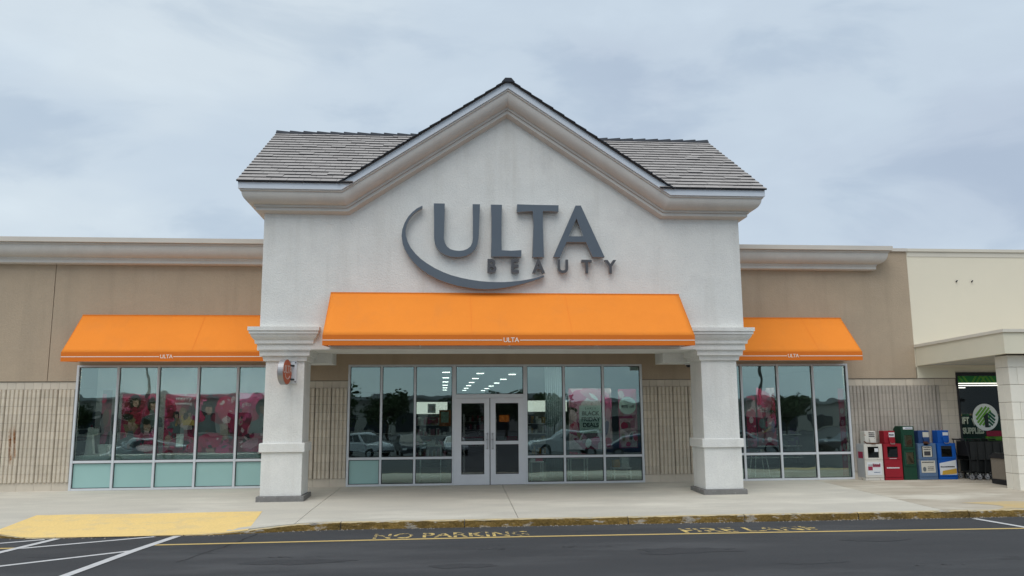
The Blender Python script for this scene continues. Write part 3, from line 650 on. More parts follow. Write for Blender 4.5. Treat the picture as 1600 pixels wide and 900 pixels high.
pl['label'] = 'left pier of the entrance tower'; pr_['label'] = 'right pier of the entrance tower'

def tower_stations():
    t2 = math.tan(TH/2); ct = math.cos(TH)
    return [lambda o_, u_: (TX0-o_, 3.9, ZB+u_), lambda o_, u_: (TX0-o_, TY-o_, ZB+u_), lambda o_, u_: (XBL-t2*u_, TY-o_, ZB+u_), lambda o_, u_: (CX, TY-o_, ZAP+u_/ct),
            lambda o_, u_: (XBR+t2*u_, TY-o_, ZB+u_), lambda o_, u_: (TX1+o_, TY-o_, ZB+u_), lambda o_, u_: (TX1+o_, 3.9, ZB+u_)]
low = [(0.001, 0.0), (0.165, 0.045), (0.165, 0.115), (0.001, 0.116)]
mid = [(0.001, 0.118), (0.20, 0.118), (0.20, 0.165), (0.215, 0.17)]+ovolo(0.215, 0.172, 0.425, 0.41)+[(0.44, 0.413), (0.455, 0.418), (0.455, 0.446), (0.001, 0.446)]
fas = [(0.001, 0.449), (0.475, 0.449), (0.485, 0.455), (0.485, 0.597), (0.001, 0.597)]
sweep('tower_cornice', 'cornice_grey', low, tower_stations()); sweep('tower_cornice', 'cornice_grey', mid, tower_stations()); sweep('roof_fascia', 'metal_fascia', fas, tower_stations())

# roofs: ridge parallel to the front, cut by the cross gable
EY, EZ, RY, RZ = -3.36, 6.845, 0.5, 9.31
SL = (RZ-EZ)/(RY-EY); ANG = math.atan(SL); SLEN = math.hypot(RY-EY, RZ-EZ)
GZ = ZAP+0.595/math.cos(TH)+0.015; GS = math.tan(TH)
def valley(y): return (GZ-(EZ+SL*(y-EY)))/GS      # half width of the cross gable at this depth
XL, XR = TX0-0.52, TX1+0.52
NROW = 18; EXPO = SLEN/NROW; TW = 0.36
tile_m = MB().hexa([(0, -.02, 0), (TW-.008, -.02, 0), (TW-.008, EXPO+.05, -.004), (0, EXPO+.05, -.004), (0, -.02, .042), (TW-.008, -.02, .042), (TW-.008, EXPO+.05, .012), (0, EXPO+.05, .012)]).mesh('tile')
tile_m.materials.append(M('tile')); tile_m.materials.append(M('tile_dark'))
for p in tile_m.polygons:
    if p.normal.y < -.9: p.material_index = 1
def roof(side):
    xe = XL if side < 0 else XR
    m = MB()
    ve, vr = valley(EY), max(0.02, valley(RY)); xa, xb = CX+side*ve, CX+side*vr
    q = [(xe+.02*-side, EY+.06, EZ+.018), (xa, EY+.06, EZ+.018), (xb, RY, RZ-.02), (xe+.02*-side, RY, RZ-.02)]
    m.v += q+[(x_, y_, z_-.03) for x_, y_, z_ in q]; m.f += [(0,1,2,3), (7,6,5,4), (0,4,5,1), (1,5,6,2), (2,6,7,3), (3,7,4,0)]
    rf = m.build('roof', 'underlay', store)
    rf['label'] = ('left' if side < 0 else 'right')+' tiled roof slope beside the gable'
    hid = MB(); rot = Matrix.Rotation(ANG, 4, 'X'); rn = random.Random(21+side)
    for r in range(NROW):
        s0 = r*EXPO; y0 = EY+s0*math.cos(ANG); z0 = EZ+s0*math.sin(ANG)
        ym = EY+(s0+EXPO*.5)*math.cos(ANG); lim = valley(ym)+0.05
        tfrac = r/NROW; vis = 3.79+(2.42-3.79)*tfrac-0.05     # where the front rake starts to hide the slope
        off = (r*0.37) % 1.0*TW
        x_ = xe-side*0.0; k = 0; pos = []
        start = xe if side < 0 else xe-TW
        w0 = TW*(1-off/TW) if off > .05 else TW
        cur = xe
        while abs(cur-CX) > lim and (cur-CX)*side > 0:
            w = w0 if cur == xe else TW
            a = cur if side < 0 else cur-w
            edge = cur+(-side)*w
            z_up = rn.choice((0, 0, 0, 0, .004, .010)) if rn.random() < .5 else 0
            drop = -.035 if rn.random() < .012 else 0
            if abs(cur-CX) > vis-TW*.4:
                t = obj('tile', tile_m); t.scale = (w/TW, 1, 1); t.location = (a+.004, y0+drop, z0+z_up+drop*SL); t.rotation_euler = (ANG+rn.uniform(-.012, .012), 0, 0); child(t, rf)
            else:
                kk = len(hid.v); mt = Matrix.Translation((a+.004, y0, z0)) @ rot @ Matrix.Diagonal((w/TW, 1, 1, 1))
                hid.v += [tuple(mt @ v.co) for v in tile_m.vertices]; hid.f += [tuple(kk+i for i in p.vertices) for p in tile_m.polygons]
            cur = edge; k += 1
    if hid.v: struct(hid.build('hidden_tiles', 'tile', rf), 'stuff')
    # ridge caps
    n = int(abs(xe-xb)/0.36)
    for i in range(n):
        a = xe-side*0.36*i; b = a-side*0.40
        tilt = 0.03
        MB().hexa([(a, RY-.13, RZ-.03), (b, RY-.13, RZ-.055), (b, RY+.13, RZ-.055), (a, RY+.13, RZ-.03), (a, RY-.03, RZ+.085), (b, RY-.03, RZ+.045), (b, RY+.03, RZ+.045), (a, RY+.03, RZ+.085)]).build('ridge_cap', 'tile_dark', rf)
    # back slope and gable end
    back = MB(); back.hexa([(min(xe, CX), RY, RZ-.14), (max(xe, CX), RY, RZ-.14), (max(xe, CX), 4.4, EZ-.14), (min(xe, CX), 4.4, EZ-.14), (min(xe, CX), RY, RZ-.02), (max(xe, CX), RY, RZ-.02), (max(xe, CX), 4.4, EZ-.02), (min(xe, CX), 4.4, EZ-.02)])
    back.build('back_slope', 'tile', rf)
    xg = TX0 if side < 0 else TX1
    MB().prism([(TY+.1, ZB+.3), (3.9, ZB+.3), (3.9, EZ+SL*(.0)-.05), (RY, RZ-.15), (TY+.1, EZ+SL*.4-.1)], xg-side*0.02, xg-side*0.22, 'x').build('end_wall', 'stucco_white', rf)
    return rf
roof_l, roof_r = roof(-1), roof(1)
def gable_roof(side):
    xo = CX+side*(valley(EY)-.25)
    m = MB(); q = [(CX, EY-.03, GZ-.005), (xo, EY-.03, GZ-(valley(EY)-.25)*GS-.005), (CX+side*.05, RY, GZ-.05*GS-.005), (CX, RY, GZ-.005)]
    m.v += q+[(x_, y_, z_-.02) for x_, y_, z_ in q]; m.f += [(0,1,2,3), (7,6,5,4), (0,4,5,1), (1,5,6,2), (2,6,7,3), (3,7,4,0)]
    rf = m.build('gable_roof', 'underlay', store)
    n = 15; L_ = valley(EY)/n
    for i in range(n):        # edge tiles stepping up the rake
        a, b = CX+side*L_*i, CX+side*L_*(i+1)+side*.03
        za, zb = GZ-L_*i*GS, GZ-(L_*(i+1)+.03)*GS
        yb = EY-.045
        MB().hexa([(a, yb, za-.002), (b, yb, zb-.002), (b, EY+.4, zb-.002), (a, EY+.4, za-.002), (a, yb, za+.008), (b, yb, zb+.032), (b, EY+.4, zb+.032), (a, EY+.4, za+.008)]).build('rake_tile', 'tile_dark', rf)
    rest = MB()
    for i in range(n):
        ya_ = EY+.42
        yb_ = min(RY, EY+(GZ-EZ-L_*(i+.5)*GS)/SL)
        if yb_-ya_ < .15: continue
        a, b = CX+side*L_*i, CX+side*L_*(i+1)+side*.03; za, zb = GZ-L_*i*GS, GZ-(L_*(i+1)+.03)*GS
        rest.hexa([(a, ya_, za-.002), (b, ya_, zb-.002), (b, yb_, zb-.002), (a, yb_, za-.002), (a, ya_, za+.02), (b, ya_, zb+.05), (b, yb_, zb+.05), (a, yb_, za+.02)])
    struct(rest.build('gable_tiles', 'tile', rf), 'stuff')
    return rf
gable_roof(-1); gable_roof(1)
for i in range(10):
    a = EY-.05+i*.38; MB().hexa([(CX-.15, a, GZ-.06), (CX+.15, a, GZ-.06), (CX+.15, a+.42, GZ-.075), (CX-.15, a+.42, GZ-.075), (CX-.07, a, GZ+.035), (CX+.07, a, GZ+.035), (CX+.07, a+.42, GZ+.02), (CX-.07, a+.42, GZ+.02)]).build('ridge_cap', 'tile_dark', store)

# ------------------------------------------------------------------ awnings
def awning(name, x0, x1, yw, zt, proj, zb, zv, label, textx, seams, tsize):
    a = tag(empty(name, ((x0+x1)/2, yw, zv)), label, 'awning', 'orange awnings over the shop glazing')
    yo = yw-proj
    def slope(u, v):
        sag = 0.010*math.sin(math.pi*v)*(0.6+0.4*math.sin(u*25))
        return (x0+(x1-x0)*u, yw-.004+(yo-yw)*v+sag*.5, zt+(zb-zt)*v-sag)
    m = MB().grid(slope, 60, 10)
    # thickness and side gussets
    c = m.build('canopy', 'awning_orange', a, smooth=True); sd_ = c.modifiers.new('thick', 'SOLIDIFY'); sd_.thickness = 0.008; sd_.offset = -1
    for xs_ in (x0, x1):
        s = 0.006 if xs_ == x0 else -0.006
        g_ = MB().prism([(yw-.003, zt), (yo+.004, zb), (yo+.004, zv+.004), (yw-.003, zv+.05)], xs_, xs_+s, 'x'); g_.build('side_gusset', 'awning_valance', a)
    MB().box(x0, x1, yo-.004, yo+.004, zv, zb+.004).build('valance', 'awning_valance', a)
    zl = zv+(zb-zv)*0.52
    hw = tsize*1.5
    for p, q in ((x0+.004, textx-hw), (textx+hw, x1-.004)): MB().box(p, q, yo-.0075, yo-.0045, zl-.008, zl+.008).build('stripe', 'awning_print', a)
    ctext('lettering', 'ULTA', tsize*1.12, 'awning_print', a, (textx, yo-.0065, zl), depth=.003, bold=0.001, spacing=0.95)
    for sx in seams:
        MB().grid(lambda u, v: (sx+.006*(u-.5), yw-.004+(yo-yw)*v-.004, zt+(zb-zt)*v+.004), 1, 6).build('seam', 'awning_seam', a)
    # frame of square tube underneath
    fr = MB(); fr.box(x0+.02, x1-.02, yo+.012, yo+.04, zv+.05, zv+.08).box(x0+.02, x1-.02, yw-.032, yw-.004, zv+.05, zv+.08)
    nb = max(2, int((x1-x0)/1.6))
    for i in range(nb+1):
        xx = x0+.04+(x1-x0-.08)*i/nb; fr.box(xx-.013, xx+.013, yo+.04, yw-.032, zv+.051, zv+.079)
    fr.build('support_frame', 'aluminium', a)
    MB().box(x0, x1, yw-.02, yw-.001, zt-.012, zt+.012).build('head_rail', 'awning_seam', a)
    return a
awning('entrance_awning', -2.50, 5.41, TY, 4.46, 1.05, 3.415, 3.20, 'wide orange fabric awning across the white entrance tower', 1.43, (0.6, 2.75), 0.125)
awning('window_awning', -8.98, -4.16, YF, 4.28, 1.0, 3.275, 3.06, 'orange fabric awning over the shop window left of the tower', -6.57, (-6.0,), 0.11)
awning('window_awning', 7.02, 10.72, YF, 4.26, 1.0, 3.275, 3.06, 'orange fabric awning over the shop window right of the tower', 8.88, (9.6,), 0.11)

# ------------------------------------------------------------------ signs
SY = -3.0
sign = tag(empty('wall_sign', (1.45, TY, 4.53)), 'dark grey raised ULTA BEAUTY letters and swoosh on the gable wall', 'sign')
shapes = dict(
 swoosh=[[(-0.49,6.445),(-0.615,6.376),(-0.704,6.3),(-0.81,6.18),(-0.887,6.031),(-0.935,5.883),(-0.948,5.735),(-0.924,5.571),(-0.865,5.417),(-0.77,5.261),(-0.655,5.12),(-0.504,4.979),(-0.332,4.861),(-0.117,4.746),(0.097,4.668),(0.312,4.608),(0.527,4.569),(0.742,4.541),(0.957,4.532),(1.173,4.544),(1.39,4.574),(1.607,4.619),(1.825,4.675),(2.043,4.743),(2.263,4.829),
  (2.264,4.862),(2.081,4.805),(1.898,4.764),(1.716,4.733),(1.535,4.714),(1.354,4.702),(1.174,4.7),(0.993,4.706),(0.814,4.72),(0.598,4.751),(0.383,4.793),(0.168,4.85),(-0.011,4.918),(-0.198,5.007),(-0.37,5.112),(-0.513,5.216),(-0.632,5.332),(-0.737,5.463),(-0.81,5.601),(-0.851,5.737),(-0.864,5.865),(-0.837,6.006),(-0.774,6.144),(-0.675,6.267),(-0.579,6.339),(-0.489,6.389)]],
 U=[[(-0.234,6.501),(0.016,6.501),(0.01,6.173),(-0.001,5.691),(0.021,5.588),(0.071,5.504),(0.144,5.446),(0.237,5.418),(0.338,5.408),(0.439,5.42),(0.529,5.454),(0.598,5.513),(0.641,5.602),(0.655,5.717),(0.655,6.182),(0.648,6.496),(0.816,6.495),(0.804,6.184),(0.782,5.7),(0.757,5.57),(0.706,5.455),(0.616,5.359),(0.497,5.292),(0.346,5.264),(0.184,5.27),(0.04,5.309),(-0.075,5.378),(-0.154,5.469),(-0.202,5.578),(-0.221,5.707),(-0.224,6.17)]],
 L=[[(1.064,6.491),(1.32,6.491),(1.308,6.191),(1.302,5.706),(1.307,5.432),(1.522,5.423),(1.755,5.44),(1.75,5.281),(1.394,5.29),(1.067,5.282),(1.076,5.704),(1.078,6.188)]],
 T=[[(1.666,6.508),(2.138,6.5),(2.623,6.5),(2.617,6.345),(2.45,6.357),(2.258,6.355),(2.253,6.016),(2.269,5.282),(2.009,5.28),(2.04,6.013),(2.025,6.351),(1.841,6.341),(1.661,6.323)]],
 A=[[(3.017,6.498),(3.14,6.5),(3.667,5.292),(3.389,5.297),(3.241,5.642),(2.797,5.641),(2.636,5.286),(2.482,5.284)],[(3.033,6.196),(3.184,5.776),(2.844,5.772)]])
def raised(name, me, facemat, sidemat, parent, loc):
    me.materials.clear(); me.materials.append(M(facemat)); me.materials.append(M(sidemat))
    for p in me.polygons: p.material_index = 0 if p.normal.y < -.9 else 1
    o = obj(name, me, None, None); o.location = loc; return child(o, parent)
for k, sp in shapes.items():
    me = upright(curve_mesh('letter', sp, 0.12)); raised('swoosh' if k == 'swoosh' else 'letter', me, 'sign_grey', 'sign_return', sign, (0, SY+.055, 0))
for ch, xc in zip('BEAUTY', (1.075, 1.60, 2.145, 2.70, 3.25, 3.80)):
    me = upright(text_mesh('small_letter', ch, 0.40, 0.10, 0.012)); zs_ = [v.co.z for v in me.vertices]; h = max(zs_)-min(zs_); zc = (max(zs_)+min(zs_))/2
    me.transform(Matrix.Diagonal((0.95, 1, 0.315/h, 1)) @ Matrix.Translation((0, 0, -zc)))
    raised('small_letter', me, 'sign_grey_small', 'sign_return', sign, (xc, SY+.06, 5.075))

bl = tag(empty('blade_sign', (-3.42, -2.68, 2.70)), 'round orange ULTA blade sign bracketed to the left pier', 'sign')
bl.rotation_euler = (0, 0, 0)
# a drum seen nearly edge-on: axis close to the x direction
ax = Vector((math.cos(R(-9)), math.sin(R(-9)), 0)); cb = Vector((-3.42, -2.99, 2.70))
rr_ = 0.275
d1 = MB().cyl(cb-ax*.06, cb+ax*.06, rr_, n=40); d1.build('drum', 'drum_metal', bl)
for s in (1, -1):
    MB().cyl(cb+ax*.06*s, cb+ax*.067*s, rr_-.012, n=40).build('face', 'blade_orange', bl)
    nrm = ax*s; rotz = math.atan2(nrm.x, -nrm.y)
    c_ = cb+ax*.070*s
    ctext('lettering', 'ULTA', 0.235, 'blade_print', bl, tuple(c_+Vector((0, 0, .05))), depth=.003, bold=.003, spacing=.9, rotz=rotz)
    tang = Vector((math.cos(rotz), math.sin(rotz), 0)); sm = MB()
    pts = [c_+tang*(.15*math.cos(t))+Vector((0, 0, -.02+.13*math.sin(t))) for t in [R(190+14*i) for i in range(11)]]
    sm.tube([tuple(p) for p in pts], .009, 6); sm.build('swoosh', 'blade_print', bl)
MB().box(-3.33, -3.21, -2.715, -2.681, 2.46, 2.96).build('bracket_plate', 'aluminium', bl)
MB().cyl((-3.42, -2.95, 2.85), (-3.27, -2.7, 2.85), .022).cyl((-3.42, -2.95, 2.55), (-3.27, -2.7, 2.55), .022).build('bracket_arm', 'aluminium_dark', bl)
bo = MB()
for zz in (2.50, 2.92): bo.cyl((-3.235, -2.716, zz), (-3.235, -2.73, zz), .014, n=8)
bo.build('bolts', 'black', bl)
sc_ = tag(empty('security_camera', (6.05, -1.3, 2.96)), 'small dark dome camera under the right portico beam', 'camera')
MB().cyl((6.05, -1.3, 2.955), (6.05, -1.3, 2.93), .075, .08, 20).build('mount', 'white_gloss', sc_)
MB().cyl((6.05, -1.3, 2.93), (6.05, -1.3, 2.895), .065, .055, 20).cyl((6.05, -1.3, 2.895), (6.05, -1.3, 2.87), .055, .02, 20).build('dome', 'black_plastic', sc_)

# ------------------------------------------------------------------ inside the store
CZ = 3.12
box('interior_floor', 'interior_floor', store, -17.98, 12.68, 0.10, 31.78, -0.05, 0.005)
box('interior_ceiling', 'interior_ceiling', store, -17.98, 12.68, 0.255, 31.78, CZ, CZ+.05)
box('interior_wall', 'interior_wall', store, -17.98, 12.68, 31.6, 31.75, 0.006, CZ-.001)
box('interior_wall', 'interior_wall', store, 12.5, 12.66, 0.26, 31.59, 0.006, CZ-.001)
box('interior_wall', 'interior_wall', store, -17.9, -17.75, 0.26, 31.59, 0.006, CZ-.001)
box('knee_panel', 'white_panel', store, -9.0, -4.17, 0.13, 0.16, 0.02, 0.66)
box('knee_panel', 'white_panel', store, -2.36, -1.58, 0.13, 0.16, 0.02, 0.66)
box('display_ledge', 'white_panel', store, -9.0, -4.17, 0.17, 1.3, 0.60, 0.82)
box('ledge_back', 'white_panel', store, -9.0, -4.17, 1.31, 1.36, 0.0, 0.82)
# ceiling strip lights
lp = MB().box(-.12, .12, -.035, .035, -.02, 0).mesh('ceiling_light'); lp.materials.append(M('lamp'))
for ix, xx in enumerate((0.1, 1.25, 2.4)):
    for k in range(6):
        o = obj('ceiling_light', lp); o.location = (xx, 5.6+.8*ix+4.1*k, CZ-.002)
        tag(o, f'white ceiling strip light, {("nearest","second","third","fourth","fifth","farthest")[k]} in the {("left","middle","right")[ix]} row behind the entrance glass', 'light', 'ceiling lights inside the shop')
# added strips, out of sight behind the window heads, to brighten the displays
for nm, xa, xb, yy in (('left', -8.8, -4.4, .33), ('right', 7.1, 10.7, .33), ('entrance', 2.3, 5.1, .31)):
    t_ = tag(empty('display_fill', ((xa+xb)/2, yy, CZ)), f'unseen added fill light along the head of the {nm} window', 'light', 'added display fill lights')
    MB().box(xa, xb, yy-.05, yy-.02, CZ-.03, CZ-.003).build('rail', 'white_gloss', t_); MB().box(xa, xb, yy-.019, yy+.06, CZ-.035, CZ-.003).build('tube', 'display_fill_lamp', t_)
def board(name, mat, x0, x1, y, z0, z1, label, cat, group=None, th=.012):
    o = tag(empty(name, ((x0+x1)/2, y, z0)), label, cat, group)
    MB().box(x0, x1, y, y+th, z0, z1).build('panel', mat, o); return o
def blob(parent, name, mat, cx, cz, rx, rz, y, n=20, jit=0.0, rot=0.0, seed=1):
    rj = random.Random(seed); pts = []
    for i in range(n):
        t = 2*math.pi*i/n; k = 1+rj.uniform(-jit, jit); a, b = rx*k*math.cos(t), rz*k*math.sin(t)
        pts.append((cx+a*math.cos(rot)-b*math.sin(rot), cz+a*math.sin(rot)+b*math.cos(rot)))
    return MB().prism(pts, y-.0025, y, 'y').build(name, mat, parent)
def portrait(parent, cx, cz, s, y, skin, hair, cloth, seed=1):
    blob(parent, 'printed_hair', hair, cx, cz+.02*s, .15*s, .20*s, y-.003, 18, .07, 0, seed)
    MB().prism([(cx-.05*s, cz-.12*s), (cx+.05*s, cz-.12*s), (cx+.07*s, cz-.24*s), (cx+.26*s, cz-.33*s), (cx+.30*s, cz-.58*s), (cx-.30*s, cz-.58*s), (cx-.25*s, cz-.32*s), (cx-.07*s, cz-.24*s)], y-.0085, y-.0062, 'y').build('printed_shoulders', cloth, parent)
    blob(parent, 'printed_face', skin, cx+.015*s, cz, .075*s, .125*s, y-.010, 16, .06, .12, seed+9)
    blob(parent, 'printed_fringe', hair, cx-.02*s, cz+.12*s, .11*s, .06*s, y-.013, 14, .08, -.3, seed+3)
YB = 0.85
b2 = board('display_banner', 'print_crimson', -8.22, -7.30, YB, .86, 2.34, 'crimson banner with four portraits, second bay of the left shop window', 'banner')
for cx, cz, s, sk, hr, cl in ((-7.90, 2.12, .95, 'skin', 'hair_dark', 'deep_red'), (-7.46, 2.04, .95, 'skin', 'hair_dark', 'cloth_grey'), (-7.97, 1.55, 1.25, 'skin', 'hair_blond', 'cloth_grey'), (-7.58, 1.50, 1.15, 'skin', 'hair_dark', 'deep_red')):
    portrait(b2, cx, cz, s, YB, sk, hr, cl, int(cx*-100))
blob(b2, 'printed_blouse', 'pale_pink', -7.56, .97, .26, .09, YB-.016, 16, .1); blob(b2, 'printed_hat', 'hair_dark', -8.05, 1.76, .13, .08, YB-.017, 16, .08)
b3 = board('display_banner', 'print_crimson', -7.16, -6.36, YB+.03, .84, 2.34, 'crimson banner with a group of friends, third bay of the left shop window', 'banner')
ctext('printed_lettering', 'merry', .16, 'white_gloss', b3, (-6.70, YB+.024, 2.22), depth=.003); ctext('printed_lettering', 'everything', .10, 'white_gloss', b3, (-6.70, YB+.024, 2.09), depth=.003)
for i, (cx, cz, s) in enumerate(((-6.87, 1.78, .55), (-6.70, 1.86, .6), (-6.60, 1.74, .55), (-6.78, 1.62, .5), (-6.52, 1.82, .5))): portrait(b3, cx, cz, s, YB+.026-.016*i, ('skin', 'skin', 'skin_dark')[i % 3], ('hair_dark', 'hair_blond')[i % 2], ('cloth_grey', 'gold', 'pale_pink')[i % 3], i+5)
MB().box(-6.80, -6.62, YB-.09, YB-.08, .98, 1.32).build('price_card', 'white_panel', b3)
b4 = board('display_banner', 'print_maroon', -6.28, -5.36, YB, .84, 2.34, 'dark red banner with one large pale face, fourth bay of the left shop window', 'banner')
portrait(b4, -6.06, 1.93, 1.15, YB, 'skin', 'hair_dark', 'cloth_grey', 31); blob(b4, 'printed_field', 'crimson', -5.62, 1.95, .24, .34, YB-.004, 14, .1); blob(b4, 'printed_gift', 'pale_pink', -5.58, 1.66, .13, .10, YB-.02, 5, .15, .4); portrait(b4, -5.6, 1.25, .8, YB-.01, 'skin', 'hair_blond', 'magenta', 33); blob(b4, 'printed_ribbon', 'crimson', -5.95, 1.15, .3, .2, YB-.022, 14, .15)
b5 = board('display_banner', 'print_crimson', -5.30, -4.25, YB+.03, .84, 2.36, 'crimson banner with white lettering, bay of the left shop window beside the pier', 'banner')
MB().box(-5.28, -4.72, YB+.022, YB+.026, 1.95, 2.34).build('printed_field', 'magenta', b5)
ctext('printed_lettering', 'gifts', .15, 'white_gloss', b5, (-5.10, YB+.018, 2.06), depth=.003); portrait(b5, -4.70, 1.95, 1.1, YB+.02, 'skin_dark', 'hair_dark', 'cloth_grey', 41); blob(b5, 'printed_swirl', 'pink', -4.95, 1.05, .22, .12, YB+.015, 14, .15, .4)
b1 = board('display_banner', 'print_maroon', -8.84, -8.60, 1.15, .83, 2.45, 'narrow dark red column banner, first bay of the left shop window', 'banner'); blob(b1, 'printed_figure', 'skin_dark', -8.72, 1.75, .08, .22, 1.145, 14, .1)
def scraps(parent, x0, x1, z0, z1, y, n, seed, mats=('deep_red', 'magenta', 'hair_dark', 'pale_pink', 'crimson', 'skin_dark', 'cloth_grey')):
    rs = random.Random(seed)
    for k in range(n):
        blob(parent, 'printed_scrap', rs.choice(mats), rs.uniform(x0, x1), rs.uniform(z0, z1), rs.uniform(.025, .085), rs.uniform(.02, .06), y-.0004*k, rs.choice((4, 5, 7, 9)), .22, rs.uniform(0, 3), seed*50+k)
scraps(b2, -8.15, -7.38, .92, 1.28, YB-.004, 14, 1); scraps(b2, -8.18, -7.34, 1.62, 2.28, YB-.001, 10, 2, ('deep_red', 'magenta', 'deep_red'))
scraps(b3, -7.10, -6.42, .90, 1.55, YB+.028, 18, 3); scraps(b3, -7.12, -6.95, 1.6, 2.3, YB+.028, 6, 4, ('deep_red', 'magenta'))
scraps(b4, -6.22, -5.42, .90, 1.40, YB-.024, 14, 5); scraps(b4, -5.85, -5.42, 1.5, 2.3, YB-.012, 10, 6, ('deep_red', 'magenta', 'pale_pink'))
scraps(b5, -5.24, -4.3, .90, 1.75, YB+.022, 20, 7)
# little white stand and bin on the ledge
st = tag(empty('display_stand', (-8.98, .75, .82)), 'white display stand on the ledge of the left shop window', 'display stand')
MB().hexa([(-9.0,.68,.82),(-8.80,.68,.82),(-8.80,.86,.82),(-9.0,.86,.82),(-8.96,.70,1.50),(-8.87,.70,1.50),(-8.87,.80,1.50),(-8.96,.80,1.50)]).build('post', 'white_gloss', st)
MB().box(-8.86, -8.72, .70, .74, 1.32, 1.47).build('card', 'white_panel', st); MB().box(-9.0, -8.74, .66, .9, .82, .845).build('foot', 'white_gloss', st)
bn = tag(empty('display_bin', (-8.55, .72, .82)), 'small white tapered bin on the ledge beside the display stand', 'bin')
MB().hexa([(-8.62,.62,.821),(-8.44,.62,.821),(-8.44,.80,.821),(-8.62,.80,.821),(-8.65,.58,1.05),(-8.41,.58,1.05),(-8.41,.83,1.05),(-8.65,.83,1.05)]).build('bucket', 'white_gloss', bn); MB().box(-8.66, -8.40, .575, .835, 1.05, 1.07).build('rim', 'white_panel', bn)
# right-hand window
r1 = board('display_banner', 'print_crimson', 8.30, 8.56, YB, .80, 2.20, 'narrow crimson banner beside the right pier, in the right shop window', 'banner'); blob(r1, 'printed_ornament', 'pale_pink', 8.42, 1.55, .06, .09, YB-.004)
r2_ = board('display_banner', 'print_crimson', 8.62, 9.14, YB+.05, .86, 2.42, 'magenta gift banner with bottles, second bay of the right shop window', 'banner')
for k in range(3): MB().box(8.70, 8.95-.03*k, YB+.043, YB+.047, 1.86-.05*k, 1.875-.05*k).build('printed_line', 'white_gloss', r2_)
scraps(r2_, 8.68, 9.1, .9, 1.75, YB+.046, 16, 8); scraps(r1, 8.33, 8.53, .85, 2.1, YB-.001, 10, 9); blob(r2_, 'printed_circle', 'pale_pink', 8.93, 1.02, .07, .07, YB+.04); blob(r2_, 'printed_bottle', 'purple', 9.05, 1.35, .06, .16, YB+.04); blob(r2_, 'printed_brush', 'gold', 8.88, 1.28, .16, .02, YB+.036, 12, 0, .6); blob(r2_, 'printed_tree', 'hair_dark', 9.02, 1.78, .06, .16, YB+.04, 3, 0, R(90)); blob(r2_, 'printed_bottle', 'cloth_grey', 8.74, 1.45, .10, .14, YB+.04, 8, .1)
MB().box(8.62, 8.74, YB+.04, YB+.049, 1.95, 2.42).build('printed_field', 'crimson', r2_)
stl = tag(empty('stool', (8.72, 1.2, 0)), 'pale wooden stool below the magenta gift banner', 'stool')
for dx, dy in ((-.14, -.14), (.14, -.14), (-.14, .14), (.14, .14)): MB().cyl((8.72+dx*1.5, 1.2+dy*1.5, .006), (8.72+dx, 1.2+dy, .62), .014, n=8).build('leg', 'white_panel', stl)
MB().cyl((8.72, 1.2, .62), (8.72, 1.2, .66), .2, n=20).build('seat', 'white_panel', stl)
r3 = board('display_banner', 'crimson', 10.84, 11.0, YB-.2, .05, 2.38, 'tall thin red strip banner at the far edge of the right shop window', 'banner')
for k in range(6): blob(r3, 'printed_ornament', ('pink', 'pale_pink', 'magenta')[k % 3], 10.92, .5+.32*k, .055, .08, YB-.204, 10, .1)
# posters right of the doors
YP = .62
pa = board('window_poster', 'print_pink', 3.34, 4.50, YP, .82, 2.42, 'pink pattern poster with EARLY BLACK FRIDAY DEALS lettering', 'poster')
rp = random.Random(9)
for k, (mt, cx, cz, rx, rz, ro) in enumerate((('magenta', 3.62, 2.22, .27, .17, .3), ('pink', 4.05, 2.25, .40, .15, -.2), ('magenta', 4.35, 2.05, .14, .22, .5), ('white_panel', 4.02, 2.20, .15, .045, -.7), ('hair_dark', 3.47, 1.86, .13, .06, -.35), ('pale_pink', 3.46, 1.70, .10, .16, .4), ('crimson', 3.47, 1.42, .12, .10, .6), ('pink', 3.66, 1.10, .15, .09, .5), ('kraft', 3.62, 1.16, .045, .14, .5), ('magenta', 4.05, 1.04, .13, .10, .7), ('white_panel', 3.85, .98, .08, .12, -.3), ('purple', 4.33, 1.35, .07, .22, -.2), ('crimson', 4.38, 1.0, .10, .13, .2), ('pink', 4.40, 1.72, .08, .18, .1))):
    blob(pa, 'printed_shape', mt, cx, cz, rx, rz, YP-.003-.0005*k, 14, .12, ro, k)
MB().box(3.62, 4.26, YP-.022, YP-.014, 1.24, 1.97).build('printed_card', 'mint', pa)
ctext('printed_lettering', 'EARLY', .085, 'ink', pa, (3.92, YP-.025, 1.885), depth=.003, spacing=1.35)
for t_, z_ in (('BLACK', 1.755), ('FRIDAY', 1.60), ('DEALS', 1.45)): ctext('printed_lettering', t_, .15, 'ink', pa, (3.92, YP-.025, z_), depth=.003, bold=.005)
MB().box(3.70, 4.18, YP-.026, YP-.023, 1.325, 1.332).build('printed_line', 'ink', pa)
pb = board('window_poster', 'magenta', 4.66, 5.16, YP+.01, .84, 2.40, 'pink gift pattern poster with round 40% off badge', 'poster')
MB().box(4.68, 5.14, YP+.004, YP+.009, .86, 1.62).build('printed_field', 'print_pink', pb)
for k, (mt, cx, cz, rx, rz, ro) in enumerate((('crimson', 4.80, 1.44, .10, .09, .1), ('pink', 5.04, 1.50, .09, .08, -.4), ('hair_dark', 4.98, 1.14, .05, .09, -.3), ('kraft', 4.77, 1.13, .05, .10, .1), ('crimson', 4.90, .94, .07, .06, .3), ('crimson', 5.09, 1.14, .06, .11, .2), ('pale_pink', 4.74, 2.25, .08, .10, .4), ('crimson', 5.07, 2.25, .08, .12, -.3), ('deep_red', 4.72, 1.72, .08, .07, .5), ('pink', 5.08, 1.70, .07, .08, .5))):
    blob(pb, 'printed_shape', mt, cx, cz, rx, rz, YP+.001-.0005*k, 12, .14, ro, k+30)
